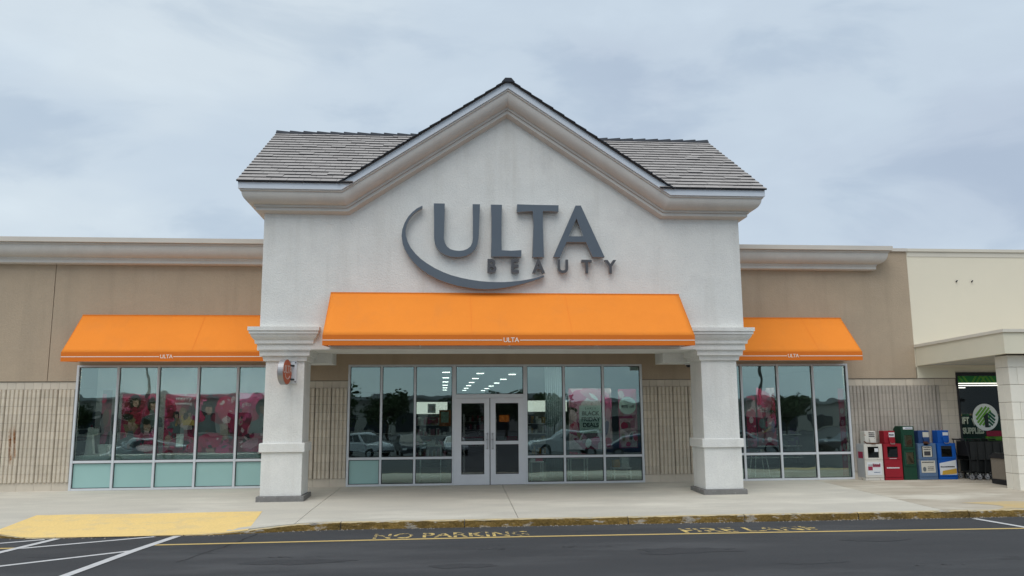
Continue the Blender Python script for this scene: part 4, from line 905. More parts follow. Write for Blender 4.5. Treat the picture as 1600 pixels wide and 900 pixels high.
disc('printed_badge', 'mint', None, 4.90, YP-.012, 1.96, .235).parent = None
child(bpy.context.scene.objects['printed_badge'], pb)
ctext('printed_lettering', '40% off', .115, 'ink', pb, (4.90, YP-.018, 1.93), depth=.003, bold=.003)
for k in range(2): MB().box(4.78+.02*k, 5.02-.02*k, YP-.0185, YP-.0165, 2.05+.05*k, 2.062+.05*k).build('printed_line', 'ink', pb)
pb.location.x += .03
# hanging curtain between door and poster
cm = MB().grid(lambda u, v: (2.83+.50*u, 1.5+.05*math.sin(u*2*math.pi*9), .02+3.08*v), 90, 1); cu_ = cm.build('curtain', 'curtain', smooth=True)
tag(cu_, 'pale vertical pleated curtain just right of the entrance doors', 'curtain'); cu_.modifiers.new('thick', 'SOLIDIFY').thickness = .006
# low display tables behind the glass
def display_table(x0, x1, y, h, label, goods):
    t = tag(empty('display_table', ((x0+x1)/2, y, 0)), label, 'table', 'low white display tables')
    MB().box(x0, x1, y, y+.5, h-.03, h).build('tabletop', 'white_gloss', t); MB().box(x0+.03, x1-.03, y+.02, y+.48, .12, .14).build('shelf', 'white_gloss', t)
    for dx in (x0+.015, x1-.045):
        for dy in (y+.01, y+.46): MB().box(dx, dx+.03, dy, dy+.03, .006, h-.031).build('leg', 'white_gloss', t)
    for k, (mt, a, b, hh) in enumerate(goods):
        g_ = MB().box(a, b, y+.12, y+.36, h+.001, h+hh).build('gift_box', mt); tag(g_, f'{["red","pink","white","gold"][["crimson","pink","white_panel","gold"].index(mt)]} gift box on the {label.split(" by ")[0].replace("low ","low ")}'[:90], 'box')
    return t
display_table(3.36, 3.86, .72, .60, 'low white table by the lettered poster', [('crimson', 3.40, 3.60, .14), ('pink', 3.62, 3.82, .10)])
display_table(2.30, 2.66, .62, .52, 'small white table by the door jamb', [('crimson', 2.46, 2.64, .16), ('white_panel', 2.32, 2.44, .12)])
display_table(4.55, 5.05, .80, .32, 'squat white table by the badge poster', [('gold', 4.58, 4.75, .2), ('white_panel', 4.80, 5.0, .26)])
display_table(-.62, -.02, 1.0, .95, 'tall white table by the glazing left of doors', [('white_panel', -.5, -.2, .10)])
# wall bays and gondolas deeper inside
def gondola(x0, x1, y, h, label, pal, header=None, seed=1):
    g_ = tag(empty('shelf_unit', ((x0+x1)/2, y, 0)), label, 'shelf', 'stocked shelf units inside the shop'); rg = random.Random(seed)
    MB().box(x0, x1, y+.40, y+.45, .006, h).build('back_panel', 'dark_grey', g_); MB().box(x0, x1, y, y+.40, .006, .12).build('plinth', 'black', g_)
    n = int((h-.2)/.36)
    for k in range(n):
        z = .30+k*.36; MB().box(x0, x1, y+.02, y+.40, z, z+.025).build('shelf', 'white_panel', g_)
        for mt in pal:
            pm2 = MB(); xx = x0+.04
            while xx < x1-.12:
                w = rg.uniform(.05, .12)
                if rg.random() < .8/len(pal)+.12: pm2.box(xx, xx+w*.9, y+.05+rg.uniform(0, .03), y+.3, z+.026, z+.026+rg.uniform(.10, .27))
                xx += w
            if pm2.v: struct(pm2.build('products', mt, g_), 'stuff')
    if header: MB().box(x0, x1, y-.02, y+.06, h+.02, h+.42).build('header_lightbox', header, g_)
    return g_
gondola(-1.0, .15, 7.0, 1.75, 'stocked shelf with bright header left of the doors', ('white_panel', 'pink', 'kraft'), 'lightbox', 3)
gondola(2.9, 4.5, 8.5, 1.80, 'stocked shelf with bright header behind the curtain', ('gold', 'white_panel', 'cloth_grey'), 'lightbox', 4)
gondola(.45, 2.1, 16, 1.65, 'stocked shelf straight behind the entrance doors', ('crimson', 'white_panel', 'dark_grey'), None, 5)
gondola(-5.5, -2.0, 11, 1.6, 'long stocked shelf deep behind the left glazing', ('dark_grey', 'cloth_grey', 'purple'), None, 6)
gondola(7.2, 11.5, 4.5, 1.6, 'long stocked shelf behind the right shop window', ('cloth_grey', 'dark_grey', 'purple'), None, 7)
gondola(-14, -9.5, 5, 1.7, 'stocked shelf far behind the left shop window', ('dark_grey', 'deep_red'), None, 8)
box('partition', 'interior_wall', store, -9.3, -4.16, 1.9, 2.0, .006, CZ-.001)
box('partition', 'interior_wall', store, -4.2, -4.15, .26, 1.9, .006, CZ-.001)
sg = [('left', .60), ('right', 1.50)]
for nm, xx in sg:
    s_ = tag(empty('security_gate', (xx, 2.4, 0)), f'white anti-theft gate inside the {nm} door', 'security gate', 'anti-theft gates')
    MB().box(xx-.02, xx+.02, 2.2, 2.6, .006, .06).build('base', 'white_gloss', s_); MB().box(xx-.025, xx+.025, 2.25, 2.29, .06, 1.75).build('post', 'white_gloss', s_); MB().box(xx-.025, xx+.025, 2.52, 2.56, .06, 1.75).build('post', 'white_gloss', s_); MB().box(xx-.025, xx+.025, 2.29, 2.52, 1.70, 1.75).build('top_bar', 'lightbox_teal', s_)
# notices on the door glass and beside it
def notice(name, mat, x0, x1, z0, z1, y, label, parts=()):
    n_ = tag(empty(name, ((x0+x1)/2, y, z0)), label, 'notice'); MB().box(x0, x1, y, y+.004, z0, z1).build('sheet', mat, n_)
    for mt, a, b, c, d in parts: MB().box(a, b, y-.003, y-.001, c, d).build('printed_block', mt, n_)
notice('door_sticker', 'crimson', .49, 1.03, 1.09, 1.20, .012, 'red and white strip sticker on the left door glass', (('white_panel', .50, 1.02, 1.095, 1.155),))
notice('door_sticker', 'white_panel', 1.36, 1.62, 1.09, 1.20, .012, 'white strip sticker on the right door glass')
notice('door_sticker', 'crimson', 1.625, 1.90, 1.09, 1.20, .012, 'red and orange strip sticker on the right door glass', (('gold', 1.65, 1.88, 1.15, 1.165), ('gold', 1.65, 1.80, 1.12, 1.13)))
notice('window_notice', 'blade_orange', -.10, .22, 1.45, 1.88, 1.4, 'brown framed notice beside the left entrance door', (('mint', -.05, .16, 1.54, 1.83),))
notice('window_notice', 'crimson', -.42, -.12, 1.52, 1.68, 1.5, 'small red notice left of the framed notice', (('white_panel', -.38, -.2, 1.63, 1.645),))
notice('hanging_sign', 'orange_sign', 1.72, 2.02, 1.52, 1.72, 4.0, 'glowing orange sign deep behind the right door')
notice('wall_picture', 'white_panel', -.42, -.2, 1.80, 2.05, 1.8, 'white picture with round faces above the red notice', (('skin', -.38, -.25, 1.86, 2.0),))

# ------------------------------------------------------------------ neighbouring store
nb = tag(empty('neighbor_store', (16, 0, 0)), 'cream walled discount store with low canopy and block column, right edge', 'building')
box('upper_wall', 'cream', nb, 12.745, 26, -0.005, .25, 2.93, 6.12)
box('parapet_cap', 'cream_trim', nb, 12.76, 26, -.05, .3, 6.121, 6.20)
box('wall_band', 'cream_trim', nb, 12.765, 26, -.016, -.006, 5.98, 6.12)
box('lower_wall', 'greige', nb, 12.78, 13.86, -.004, .25, BT, 2.929); box('lower_wall', 'greige', nb, 13.86, 26, .02, .25, 2.79, 2.929)
box('side_jamb', 'greige', nb, 13.865, 13.90, .0, .26, -.2, BT-.03)
# canopy: rises a little towards the street
can = empty('canopy'); can.parent = nb; can.location = (12.75-16, 0, 3)
def cz(y): return 0.034*(-y)
def can_prism(name, mat, xa, xb, y0, y1, z0, z1, skew=.08):
    f_ = lambda x_, y_, z_: (x_+(skew*(-y_) if x_ < 13.4 else 0), y_, z_+cz(y_))
    m = MB().hexa([f_(xa,y0,z0), f_(xb,y0,z0), f_(xb,y1,z0), f_(xa,y1,z0), f_(xa,y0,z1), f_(xb,y0,z1), f_(xb,y1,z1), f_(xa,y1,z1)]); return m.build(name, mat, can)
can_prism('fascia_board', 'greige', 12.77, 12.86, -3.15, -.02, 2.965, 3.46); can_prism('fascia_board', 'greige', 12.861, 26, -3.15, -3.06, 2.965, 3.46)
can_prism('fascia_cap', 'cream_trim', 12.74, 12.89, -3.19, -.02, 3.462, 3.535); can_prism('fascia_cap', 'cream_trim', 12.891, 26, -3.19, -3.04, 3.462, 3.535)
can_prism('soffit', 'cornice_grey', 12.862, 26, -3.058, -.02, 2.985, 3.02); can_prism('canopy_roof', 'concrete_old', 12.893, 26, -3.03, -.02, 3.40, 3.44)
for k in range(5): can_prism('soffit_strip', 'greige', 12.9, 26, -.7-.5*k, -.67-.5*k, 2.972, 2.984)
col_ = empty('column'); col_.parent = nb; col_.location = (13.5-16, -2.7, 0)
X0c, X1c, Y0c, Y1c = 13.25, 14.10, -2.90, -2.45
box_core = MB().box(X0c+.02, X1c-.02, Y0c+.02, Y1c-.02, -.15, 3.06).build('mortar_core', 'mortar', col_)
zc_ = -.10; r = 0
while zc_ < 3.03:
    z1 = min(zc_+.41, 3.05); sp = .425 if r % 2 else .21
    xb_ = [X0c, X0c+sp, X0c+sp+.425 if X0c+sp+.425 < X1c-.1 else X1c, X1c] if True else []
    xb_ = sorted(set(min(v, X1c) for v in xb_)); ym = (Y0c+Y1c)/2
    for a, b in zip(xb_[:-1], xb_[1:]):
        if b-a < .05: continue
        MB().box(a+.003, b-.003, Y0c, ym-.003, zc_+.004, z1-.004).build('block', 'block_cream', col_, bevel=.008); MB().box(a+.003, b-.003, ym+.003, Y1c, zc_+.004, z1-.004).build('block', 'block_cream', col_, bevel=.008)
    zc_ += .41; r += 1
# shop window with its prints
nw = empty('shop_window'); nw.parent = nb; nw.location = (13.9-16, 0, 0)
nx0, nx1 = 13.86, 17.5
for a in ((nx0, nx1, 2.70, 2.785), (nx0, nx1, -.02, .06)): MB().box(a[0], a[1], -.02, .08, a[2], a[3]).build('frame', 'black_plastic', nw)
for x_ in (nx0, 15.9, nx1-.05): MB().box(x_, x_+.05, -.02, .08, .06, 2.70).build('frame', 'black_plastic', nw)
for a, b in ((nx0+.05, 15.9), (15.95, nx1-.05)): MB().box(a, b, .024, .032, .06, 2.70).build('pane', 'glass_neighbor', nw)
MB().box(nx0+.05, nx1-.05, .018, .022, 2.50, 2.69).build('border_strip', 'leaf_print', nw)
bs = MB()
for k in range(26):
    xx = nx0+.06+k*.13; s = 1 if (k//3) % 2 else -1
    for q in (0, .035): bs.hexa([(xx+q, .013, 2.51), (xx+q+.018, .013, 2.51), (xx+q+.018, .016, 2.51), (xx+q, .016, 2.51), (xx+q+s*.12, .013, 2.685), (xx+q+.018+s*.12, .013, 2.685), (xx+q+.018+s*.12, .016, 2.685), (xx+q+s*.12, .016, 2.685)])
bs.build('border_pattern', 'logo_green', nw)
LC = (14.62, 1.58)
disc('logo_disc', 'logo_white', None, LC[0], .016, LC[1], .36, n=48); child(scene.objects['logo_disc'], nw)
lg = MB(); ld = MB()
def chord(m, off, wid, ang, r, y, half):   # diagonal bars clipped to the disc and to one half of it
    d = Vector((math.cos(ang), math.sin(ang))); n_ = Vector((-d.y, d.x)); pts = []
    ts = [i/40*2*r-r for i in range(41)]
    ok = [t for t in ts if (d*t+n_*off).length < r and (d*t+n_*(off+wid)).length < r and half(d*t+n_*(off+wid/2))]
    if len(ok) < 2: return
    a, b = ok[0], ok[-1]
    q = [d*a+n_*off, d*b+n_*off, d*b+n_*(off+wid), d*a+n_*(off+wid)]
    m.prism([(LC[0]+p.x, LC[1]+p.y) for p in q], y, y+.002, 'y')
for k in range(7): chord(lg, -.10+.075*k, .055, R(48), .30, .009, lambda p: p.y > -.28+max(0, p.x)*1.2 and p.x < .16-.0*p.y and p.y > p.x*1.0-.12)
for k in range(5): chord(ld, -.14+.075*k, .055, R(-42), .30, .008, lambda p: p.x > .07 and p.y < p.x+.02)
lg.build('logo_bars', 'logo_green', nw); ld.build('logo_bars', 'logo_darkgreen', nw)
MB().prism([(LC[0]-.04, LC[1]-.27), (LC[0]+.07, LC[1]-.27), (LC[0]+.07, LC[1]+.12), (LC[0]+.05, LC[1]+.12), (LC[0]-.06, LC[1]+.02), (LC[0]-.06, LC[1]-.03), (LC[0]-.04, LC[1]-.01)], .004, .007, 'y').build('logo_numeral', 'ink', nw)
# inside the neighbour
nbn = tag(empty('promo_banner', (14.4, .55, .85)), 'dark teal GIFT WRAP SUPPLIES banner inside the neighbouring window', 'banner')
MB().box(13.95, 16.6, .55, .565, .85, 1.62).build('panel', 'banner_teal', nbn)
ctext('printed_lettering', 'GIFT', .25, 'logo_white', nbn, (14.34, .54, 1.48), depth=.004, bold=.010, xs=.62); ctext('printed_lettering', 'WRAP', .25, 'logo_white', nbn, (14.87, .54, 1.44), depth=.004, bold=.010, xs=.8); ctext('printed_lettering', 'SUPPLIES', .22, 'logo_white', nbn, (14.60, .54, 1.20), depth=.004, bold=.010, xs=.72)
MB().box(14.94, 15.6, .538, .545, .88, 1.05).build('printed_leaves', 'logo_green', nbn); MB().box(14.98, 15.5, .535, .543, 1.05, 1.2).build('printed_bow', 'crimson', nbn); MB().box(14.22, 14.92, .54, .547, .86, 1.02).build('printed_field', 'logo_darkgreen', nbn)
box('interior_floor', 'interior_floor', nb, 12.75, 26, .10, 12, -.05, .004); box('interior_ceiling', 'dark_grey', nb, 12.75, 26, .26, 12, 3.2, 3.25); box('interior_wall', 'dark_grey', nb, 12.76, 26, 11.8, 12, .005, 3.19); box('interior_wall', 'dark_grey', nb, 12.76, 12.9, .26, 11.8, .005, 3.19)
box('outer_wall', 'greige', nb, 17.5, 26, 0.02, .24, -.2, 2.789); box('outer_wall', 'greige', nb, 25.8, 26, .251, 12.1, -.3, 6.1); box('outer_wall', 'greige', nb, 12.75, 26, 12.01, 12.2, -.3, 6.1); box('roof_deck', 'concrete_old', nb, 12.75, 25.79, .26, 12, 5.4, 5.6); 
for k, (zz, yy) in enumerate(((2.70, 5.6), (2.70, 8.2), (2.70, 11.2))):
    o = box('tube_light', 'neon_strip', None, 16.9+.25*yy-1.4, 19.5+.2*yy, yy, yy+.06, zz-.03, zz); tag(o, f'{("nearest","middle","farthest")[k]} white tube light inside the neighbouring store', 'light', 'tube lights inside the neighbouring store')
o = box('tube_light', 'banner_fill', None, 13.95, 17.2, .28, .38, 2.86, 2.91); tag(o, 'unseen added fill tube over the gift wrap banner in the neighbouring window', 'light', 'tube lights inside the neighbouring store')  # added above the window head, unseen, to brighten the banner
gondola(16.2, 19.5, 4.0, 1.7, 'dim stocked shelf inside the neighbouring store', ('cloth_grey', 'kraft', 'leaf_print'), None, 17)
MB().box(13.9, 13.93, -.012, -.006, 2.4, 2.5)
# small fixings left on the cream wall
fx = tag(empty('wall_bracket', (14.0, -.006, 5.3)), 'two small metal bolts left on the cream wall', 'bracket')
for x_ in (14.13, 14.58): MB().cyl((x_, -.006, 5.28), (x_, -.06, 5.31), .018, n=8).build('bolt', 'dark_grey', fx)

# ------------------------------------------------------------------ newspaper boxes
def lines(parent, mat, x0, x1, z, n, y, h=.012, step=.03, seed=1):
    rl = random.Random(seed); m = MB()
    for k in range(n):
        xx = x0
        while xx < x1-.01:
            w = rl.uniform(.012, .035); w = min(w, x1-xx); m.box(xx, xx+w*.82, y-.0025, y, z-step*k, z-step*k+h*rl.uniform(.7, 1)); xx += w
    return struct(m.build('printed_lines', mat, parent), 'stuff')
def news_box(x0, w, yf, body, side, head, label, h=.92, H=1.25, d=.42, extra=None, rusty=False, headw=.62, seed=1):
    b = tag(empty('newspaper_box', (x0+w/2, yf+d/2, walk_z(x0, yf))), label, 'newspaper box', 'newspaper boxes along the block wall')
    x1 = x0+w; yb = yf+d; zb = walk_z(x0, yf)+.001
    cab = MB().box(x0, x1, yf+.03, yb, zb+.07, h).build('cabinet', side, b, bevel=.008)
    MB().box(x0-.005, x1+.005, yf+.01, yb, zb, zb+.07).build('plinth', body, b, bevel=.006)
    zm = zb+.07+(h-zb-.07)*.52
    # door frame with window, lower panel
    f_ = MB(); wx0, wx1, wz0, wz1 = x0+w*.2, x1-w*.2, zm+.06, h-.07
    f_.box(x0, wx0, yf, yf+.03, zm+.01, h).box(wx1, x1, yf, yf+.03, zm+.01, h).box(wx0, wx1, yf, yf+.03, zm+.01, wz0).box(wx0, wx1, yf, yf+.03, wz1, h)
    f_.build('door', body, b, bevel=.004)
    MB().box(wx0, wx1, yf+.012, yf+.016, wz0, wz1).build('window_pane', 'glass_small', b)
    MB().box(wx0, wx1, yf+.026, yf+.0295, wz0, wz1).build('window_back', 'dark_grey', b)
    MB().box(x0, x1, yf, yf+.03, zb+.075, zm).build('lower_panel', body, b, bevel=.006)
    # coin head
    hx0 = x0+w*.5-w*headw*.5-.02; hx1 = hx0+w*headw
    MB().box(hx0, hx1, yf+.06, yf+.30, h, H).build('coin_head', head, b, bevel=.01)
    MB().prism([((hx0+hx1)/2-.05, h+.16), ((hx0+hx1)/2+.09, h+.16), ((hx0+hx1)/2+.07, h-.04), ((hx0+hx1)/2-.01, h-.04)], yf+.02, yf+.06, 'y').build('coin_mechanism', head, b, bevel=.005)
    MB().tube([((hx0+hx1)/2-.02, yf, h+.02), ((hx0+hx1)/2-.02, yf-.03, h+.0), ((hx0+hx1)/2+.08, yf-.03, h+.0), ((hx0+hx1)/2+.08, yf, h+.02)], .01).build('handle', 'rust' if rusty else 'steel', b)
    return b, dict(wx=(wx0, wx1), wz=(wz0, wz1), zm=zm, zb=zb, x0=x0, x1=x1, yf=yf, hx=(hx0, hx1), h=h, H=H)
YN = -.42
b, q = news_box(10.90, .49, YN, 'news_white', 'news_grey', 'news_white', 'rusty white newspaper box with grey side, beside the window frame', rusty=True)
MB().box(q['x0']+.05, q['x1']-.05, YN-.006, YN-.001, q['zb']+.14, q['zm']-.05).build('front_card', 'paper_white', b); MB().box(q['x0']+.07, q['x0']+.19, YN-.010, YN-.007, q['zb']+.26, q['zb']+.36).build('printed_block', 'news_maroon', b)
lines(b, 'news_maroon', q['x0']+.2, q['x1']-.08, q['zb']+.34, 1, YN-.007, .09, .1, 2); lines(b, 'news_ink', q['x0']+.08, q['x1']-.08, q['zb']+.385, 1, YN-.007, .02, .03, 3); lines(b, 'news_slate', q['x0']+.22, q['x1']-.1, q['zb']+.2, 1, YN-.007, .02, .03, 4)
lines(b, 'news_ink', q['hx'][0]+.11, q['hx'][1]-.03, q['H']-.06, 4, YN+.06, .03, .045, 5); MB().box(q['wx'][1]-.11, q['wx'][1]-.01, YN+.004, YN+.008, q['wz'][1]-.13, q['wz'][1]-.04).build('price_card', 'paper_white', b)
MB().tube([(q['hx'][0]-.05, YN+.02, .99), (q['hx'][0], YN+.0, .945), (q['hx'][1]+.03, YN+.01, .93), (q['hx'][1]+.06, YN+.03, .95)], .016).build('lock_hasp', 'rust', b)
MB().box(q['x0']-.003, q['x0']-.001, YN+.08, YN+.32, .55, .72).build('side_sticker', 'news_maroon', b)
b, q = news_box(11.43, .48, YN, 'news_red', 'news_red', 'news_red', 'dark red newspaper box with red coin head')
lines(b, 'paper_white', q['x0']+.05, q['x1']-.08, q['zb']+.30, 1, YN-.001, .035, .05, 6); lines(b, 'paper_white', q['x0']+.14, q['x1']-.14, q['zm']+.03, 1, YN-.001, .012, .03, 7); MB().box(q['hx'][0]+.13, q['hx'][1]-.01, YN+.054, YN+.058, q['H']-.16, q['H']-.04).build('head_card', 'paper_white', b); lines(b, 'news_ink', q['hx'][0]+.14, q['hx'][1]-.03, q['H']-.12, 1, YN+.053, .04, .045, 8); MB().box(q['hx'][0]+.17, q['hx'][0]+.24, YN+.055, YN+.059, q['H']-.215, q['H']-.195).build('price_strip', 'paper_white', b)
# tall green two-door rack
gx0, gx1, gy = 11.95, 12.31, YN
gz = walk_z(12, gy)+.001
b = tag(empty('newspaper_box', (12.13, gy+.25, gz)), 'tall dark green two-window magazine rack, tallest in the row', 'newspaper box', 'newspaper boxes along the block wall')
MB().prism([(gy+.02, gz), (gy+.40, gz), (gy+.40, 1.28), (gy+.30, 1.37), (gy+.02, 1.37)], gx0, gx1, 'x').build('cabinet', 'news_green', b, bevel=.01)
MB().box(gx0+.06, gx1-.04, gy+.012, gy+.018, 1.285, 1.35).build('header_card', 'paper_white', b); lines(b, 'news_slate', gx0+.12, gx1-.05, 1.31, 1, gy+.011, .02, .03, 9)
for k, (z0, pic) in enumerate(((.86, 0), (.42, 1))):
    MB().box(gx0+.02, gx1-.02, gy-.004, gy+.019, z0-.07, z0-.03).build('ledge', 'news_green', b); MB().box(gx0+.02, gx0+.07, gy, gy+.019, z0-.03, z0+.33).box(gx1-.07, gx1-.02, gy, gy+.019, z0-.03, z0+.33).box(gx0+.07, gx1-.07, gy, gy+.019, z0+.28, z0+.33).build('door_frame', 'news_green', b)
    MB().box(gx0+.10, gx1-.08, gy+.010, gy+.014, z0-.02, z0+.27).build('magazine', 'pic_green' if pic == 0 else 'pic_cream', b)
    blob(b, 'printed_picture', 'pic_red' if pic == 0 else 'pic_brown', gx0+.20, z0+.09, .07 if pic == 0 else .035, .06 if pic == 0 else .11, gy+.008, 12, .15, .5)
    MB().box(gx0+.07, gx1-.07, gy+.002, gy+.005, z0-.025, z0+.275).build('window_pane', 'glass_small', b)
b, q = news_box(12.37, .49, YN, 'news_slate', 'news_slate', 'news_navy', 'faded slate blue newspaper box with cream card', rusty=True)
MB().box(q['wx'][0]+.03, q['wx'][1]-.02, YN+.004, YN+.009, q['wz'][0]+.01, q['wz'][1]-.01).build('newspaper', 'paper', b); lines(b, 'news_ink', q['wx'][0]+.05, q['wx'][1]-.04, q['wz'][1]-.05, 2, YN+.003, .025, .05, 10); MB().box(q['wx'][0]+.06, q['wx'][1]-.06, YN+.001, YN+.003, q['wz'][0]+.04, q['wz'][0]+.15).build('printed_block', 'dark_grey', b)
MB().box(q['x0']+.05, q['x1']-.06, YN-.006, YN-.001, q['zb']+.18, q['zm']-.03).build('front_card', 'paper', b); lines(b, 'news_ink', q['x0']+.07, q['x1']-.1, q['zm']-.08, 1, YN-.007, .025, .05, 11); blob(b, 'printed_seal', 'cloth_grey', q['x0']+.13, q['zb']+.27, .045, .06, YN-.007); lines(b, 'news_ink', q['x0']+.22, q['x1']-.1, q['zb']+.32, 3, YN-.007, .015, .04, 12)
MB().box(q['hx'][0]+.12, q['hx'][1]-.02, YN+.053, YN+.058, q['H']-.17, q['H']-.04).build('head_card', 'paper', b); MB().box(q['hx'][0]+.09, q['hx'][0]+.21, YN+.0, YN+.019, .87, .97).build('lock_box', 'rust', b)
b, q = news_box(12.90, .50, YN, 'news_blue', 'news_blue', 'news_blue', 'bright blue newspaper box with white and gold front card')
MB().prism([(q['x0']+.02, q['zb']+.12), (q['x1']-.02, q['zb']+.12), (q['x1']-.02, q['zm']-.02), (q['x0']+.02, q['zm']-.10)], YN-.006, YN-.001, 'y').build('front_card', 'paper_white', b); MB().prism([(q['x0']+.07, q['zb']+.12), (q['x1']-.025, q['zb']+.15), (q['x1']-.025, q['zb']+.28), (q['x0']+.09, q['zb']+.22)], YN-.010, YN-.007, 'y').build('printed_field', 'news_gold', b)
lines(b, 'news_ink', q['x0']+.04, q['x1']-.06, q['zb']+.31, 1, YN-.007, .03, .05, 13); MB().box(q['hx'][0]+.14, q['hx'][1]-.02, YN+.053, YN+.058, q['H']-.13, q['H']-.05).build('head_card', 'paper_white', b)

# ------------------------------------------------------------------ nested shopping carts and the bin
def cart():
    c = empty('shopping_cart')
    m = MB(); L0, L1 = 0.0, .82    # along x
    def ring(x_, hw, z0, z1, r=.006): m.tube([(x_, -hw, z1), (x_, -hw, z0), (x_, hw, z0), (x_, hw, z1), (x_, -hw, z1)], r, 5)
    for k in range(7):
        t = k/6; ring(L0+(L1-L0)*t, .27-.06*t, .50+.10*t*.4, .98-.04*t)
    for s in (-1, 1):
        for zz in (.56, .66, .76, .86, .96): m.cyl((L0, .27*s, zz), (L1, .21*s, zz), .005, n=5)
    for k in range(-3, 4): m.cyl((L0, .08*k, .50), (L1, .065*k, .54), .004, n=5)
    for s in (-1, 1): m.hexa([(L0, .265*s-.004, .50), (L1, .205*s-.004, .54), (L1, .205*s+.004, .54), (L0, .265*s+.004, .50), (L0, .272*s-.004, .97), (L1, .212*s-.004, .93), (L1, .212*s+.004, .93), (L0, .272*s+.004, .97)])
    m.box(L1-.004, L1+.004, -.21, .21, .54, .93)
    m.build('basket', 'cart_wire', c)
    ch = MB()
    for s in (-1, 1): ch.tube([(-.1, .25*s, 1.0), (-.02, .25*s, .5), (-.05, .25*s, .16), (.85, .20*s, .14), (.70, .21*s, .5)], .013, 6)
    ch.build('chassis', 'cart_wire', c)
    MB().box(.0, .8, -.2, .2, .19, .21).box(.02, .78, -.215, -.205, .21, .48).box(.02, .78, .205, .215, .21, .48).build('lower_tray', 'cart_wire', c)
    MB().cyl((-.12, -.26, 1.02), (-.12, .26, 1.02), .018, n=10).build('handle', 'black_plastic', c)
    MB().box(-.02, .03, -.24, .24, .6, .96).build('flap', 'black_plastic', c)
    for x_, yy in ((0, -.24), (0, .24), (.80, -.19), (.80, .19)):
        w = MB().cyl((x_, yy-.014, .065), (x_, yy+.014, .065), .062, n=16).build('wheel', 'cart_wheel', c); MB().cyl((x_, yy-.018, .065), (x_, yy+.018, .065), .025, n=10).build('hub', 'black_plastic', w)
        MB().box(x_-.02, x_+.02, yy-.022, yy-.017, .06, .15).build('caster_fork', 'steel', c)
    return c
cart0 = cart()
names = ('first', 'second', 'third', 'fourth', 'fifth')
for k in range(5):
    c = cart0 if k == 0 else copy_tree(cart0)
    c.location = (13.62+.21*k, -.42, walk_z(14, -.42)+.004); c.rotation_euler = (0, 0, 0)
    tag(c, f'dark wire shopping cart, {names[k]} from the blue newspaper box in the nested row', 'shopping cart', 'nested shopping carts')
bn = tag(empty('trash_bin', (13.9, -1.65, -.04)), 'tan panelled bin with black lid beside the block column', 'trash bin')
bx0, bx1, by0, by1 = 13.55, 14.10, -1.95, -1.40; z0 = walk_z(13.8, -1.7)
bx0 += .06; bx1 += .06
MB().box(bx0+.02, bx1-.02, by0+.02, by1-.02, z0+.12, .60).build('panel_body', 'bin_tan', bn, bevel=.015); MB().box(bx0+.01, bx1-.01, by0+.01, by1-.01, z0-.01, z0+.12).build('base', 'black_plastic', bn, bevel=.01)
MB().hexa([(bx0-.02,by0-.02,.60),(bx1+.02,by0-.02,.60),(bx1+.02,by1+.02,.60),(bx0-.02,by1+.02,.60),(bx0+.06,by0+.06,.72),(bx1-.06,by0+.06,.72),(bx1-.06,by1-.06,.72),(bx0+.06,by1-.06,.72)]).build('lid', 'black_plastic', bn, bevel=.015)

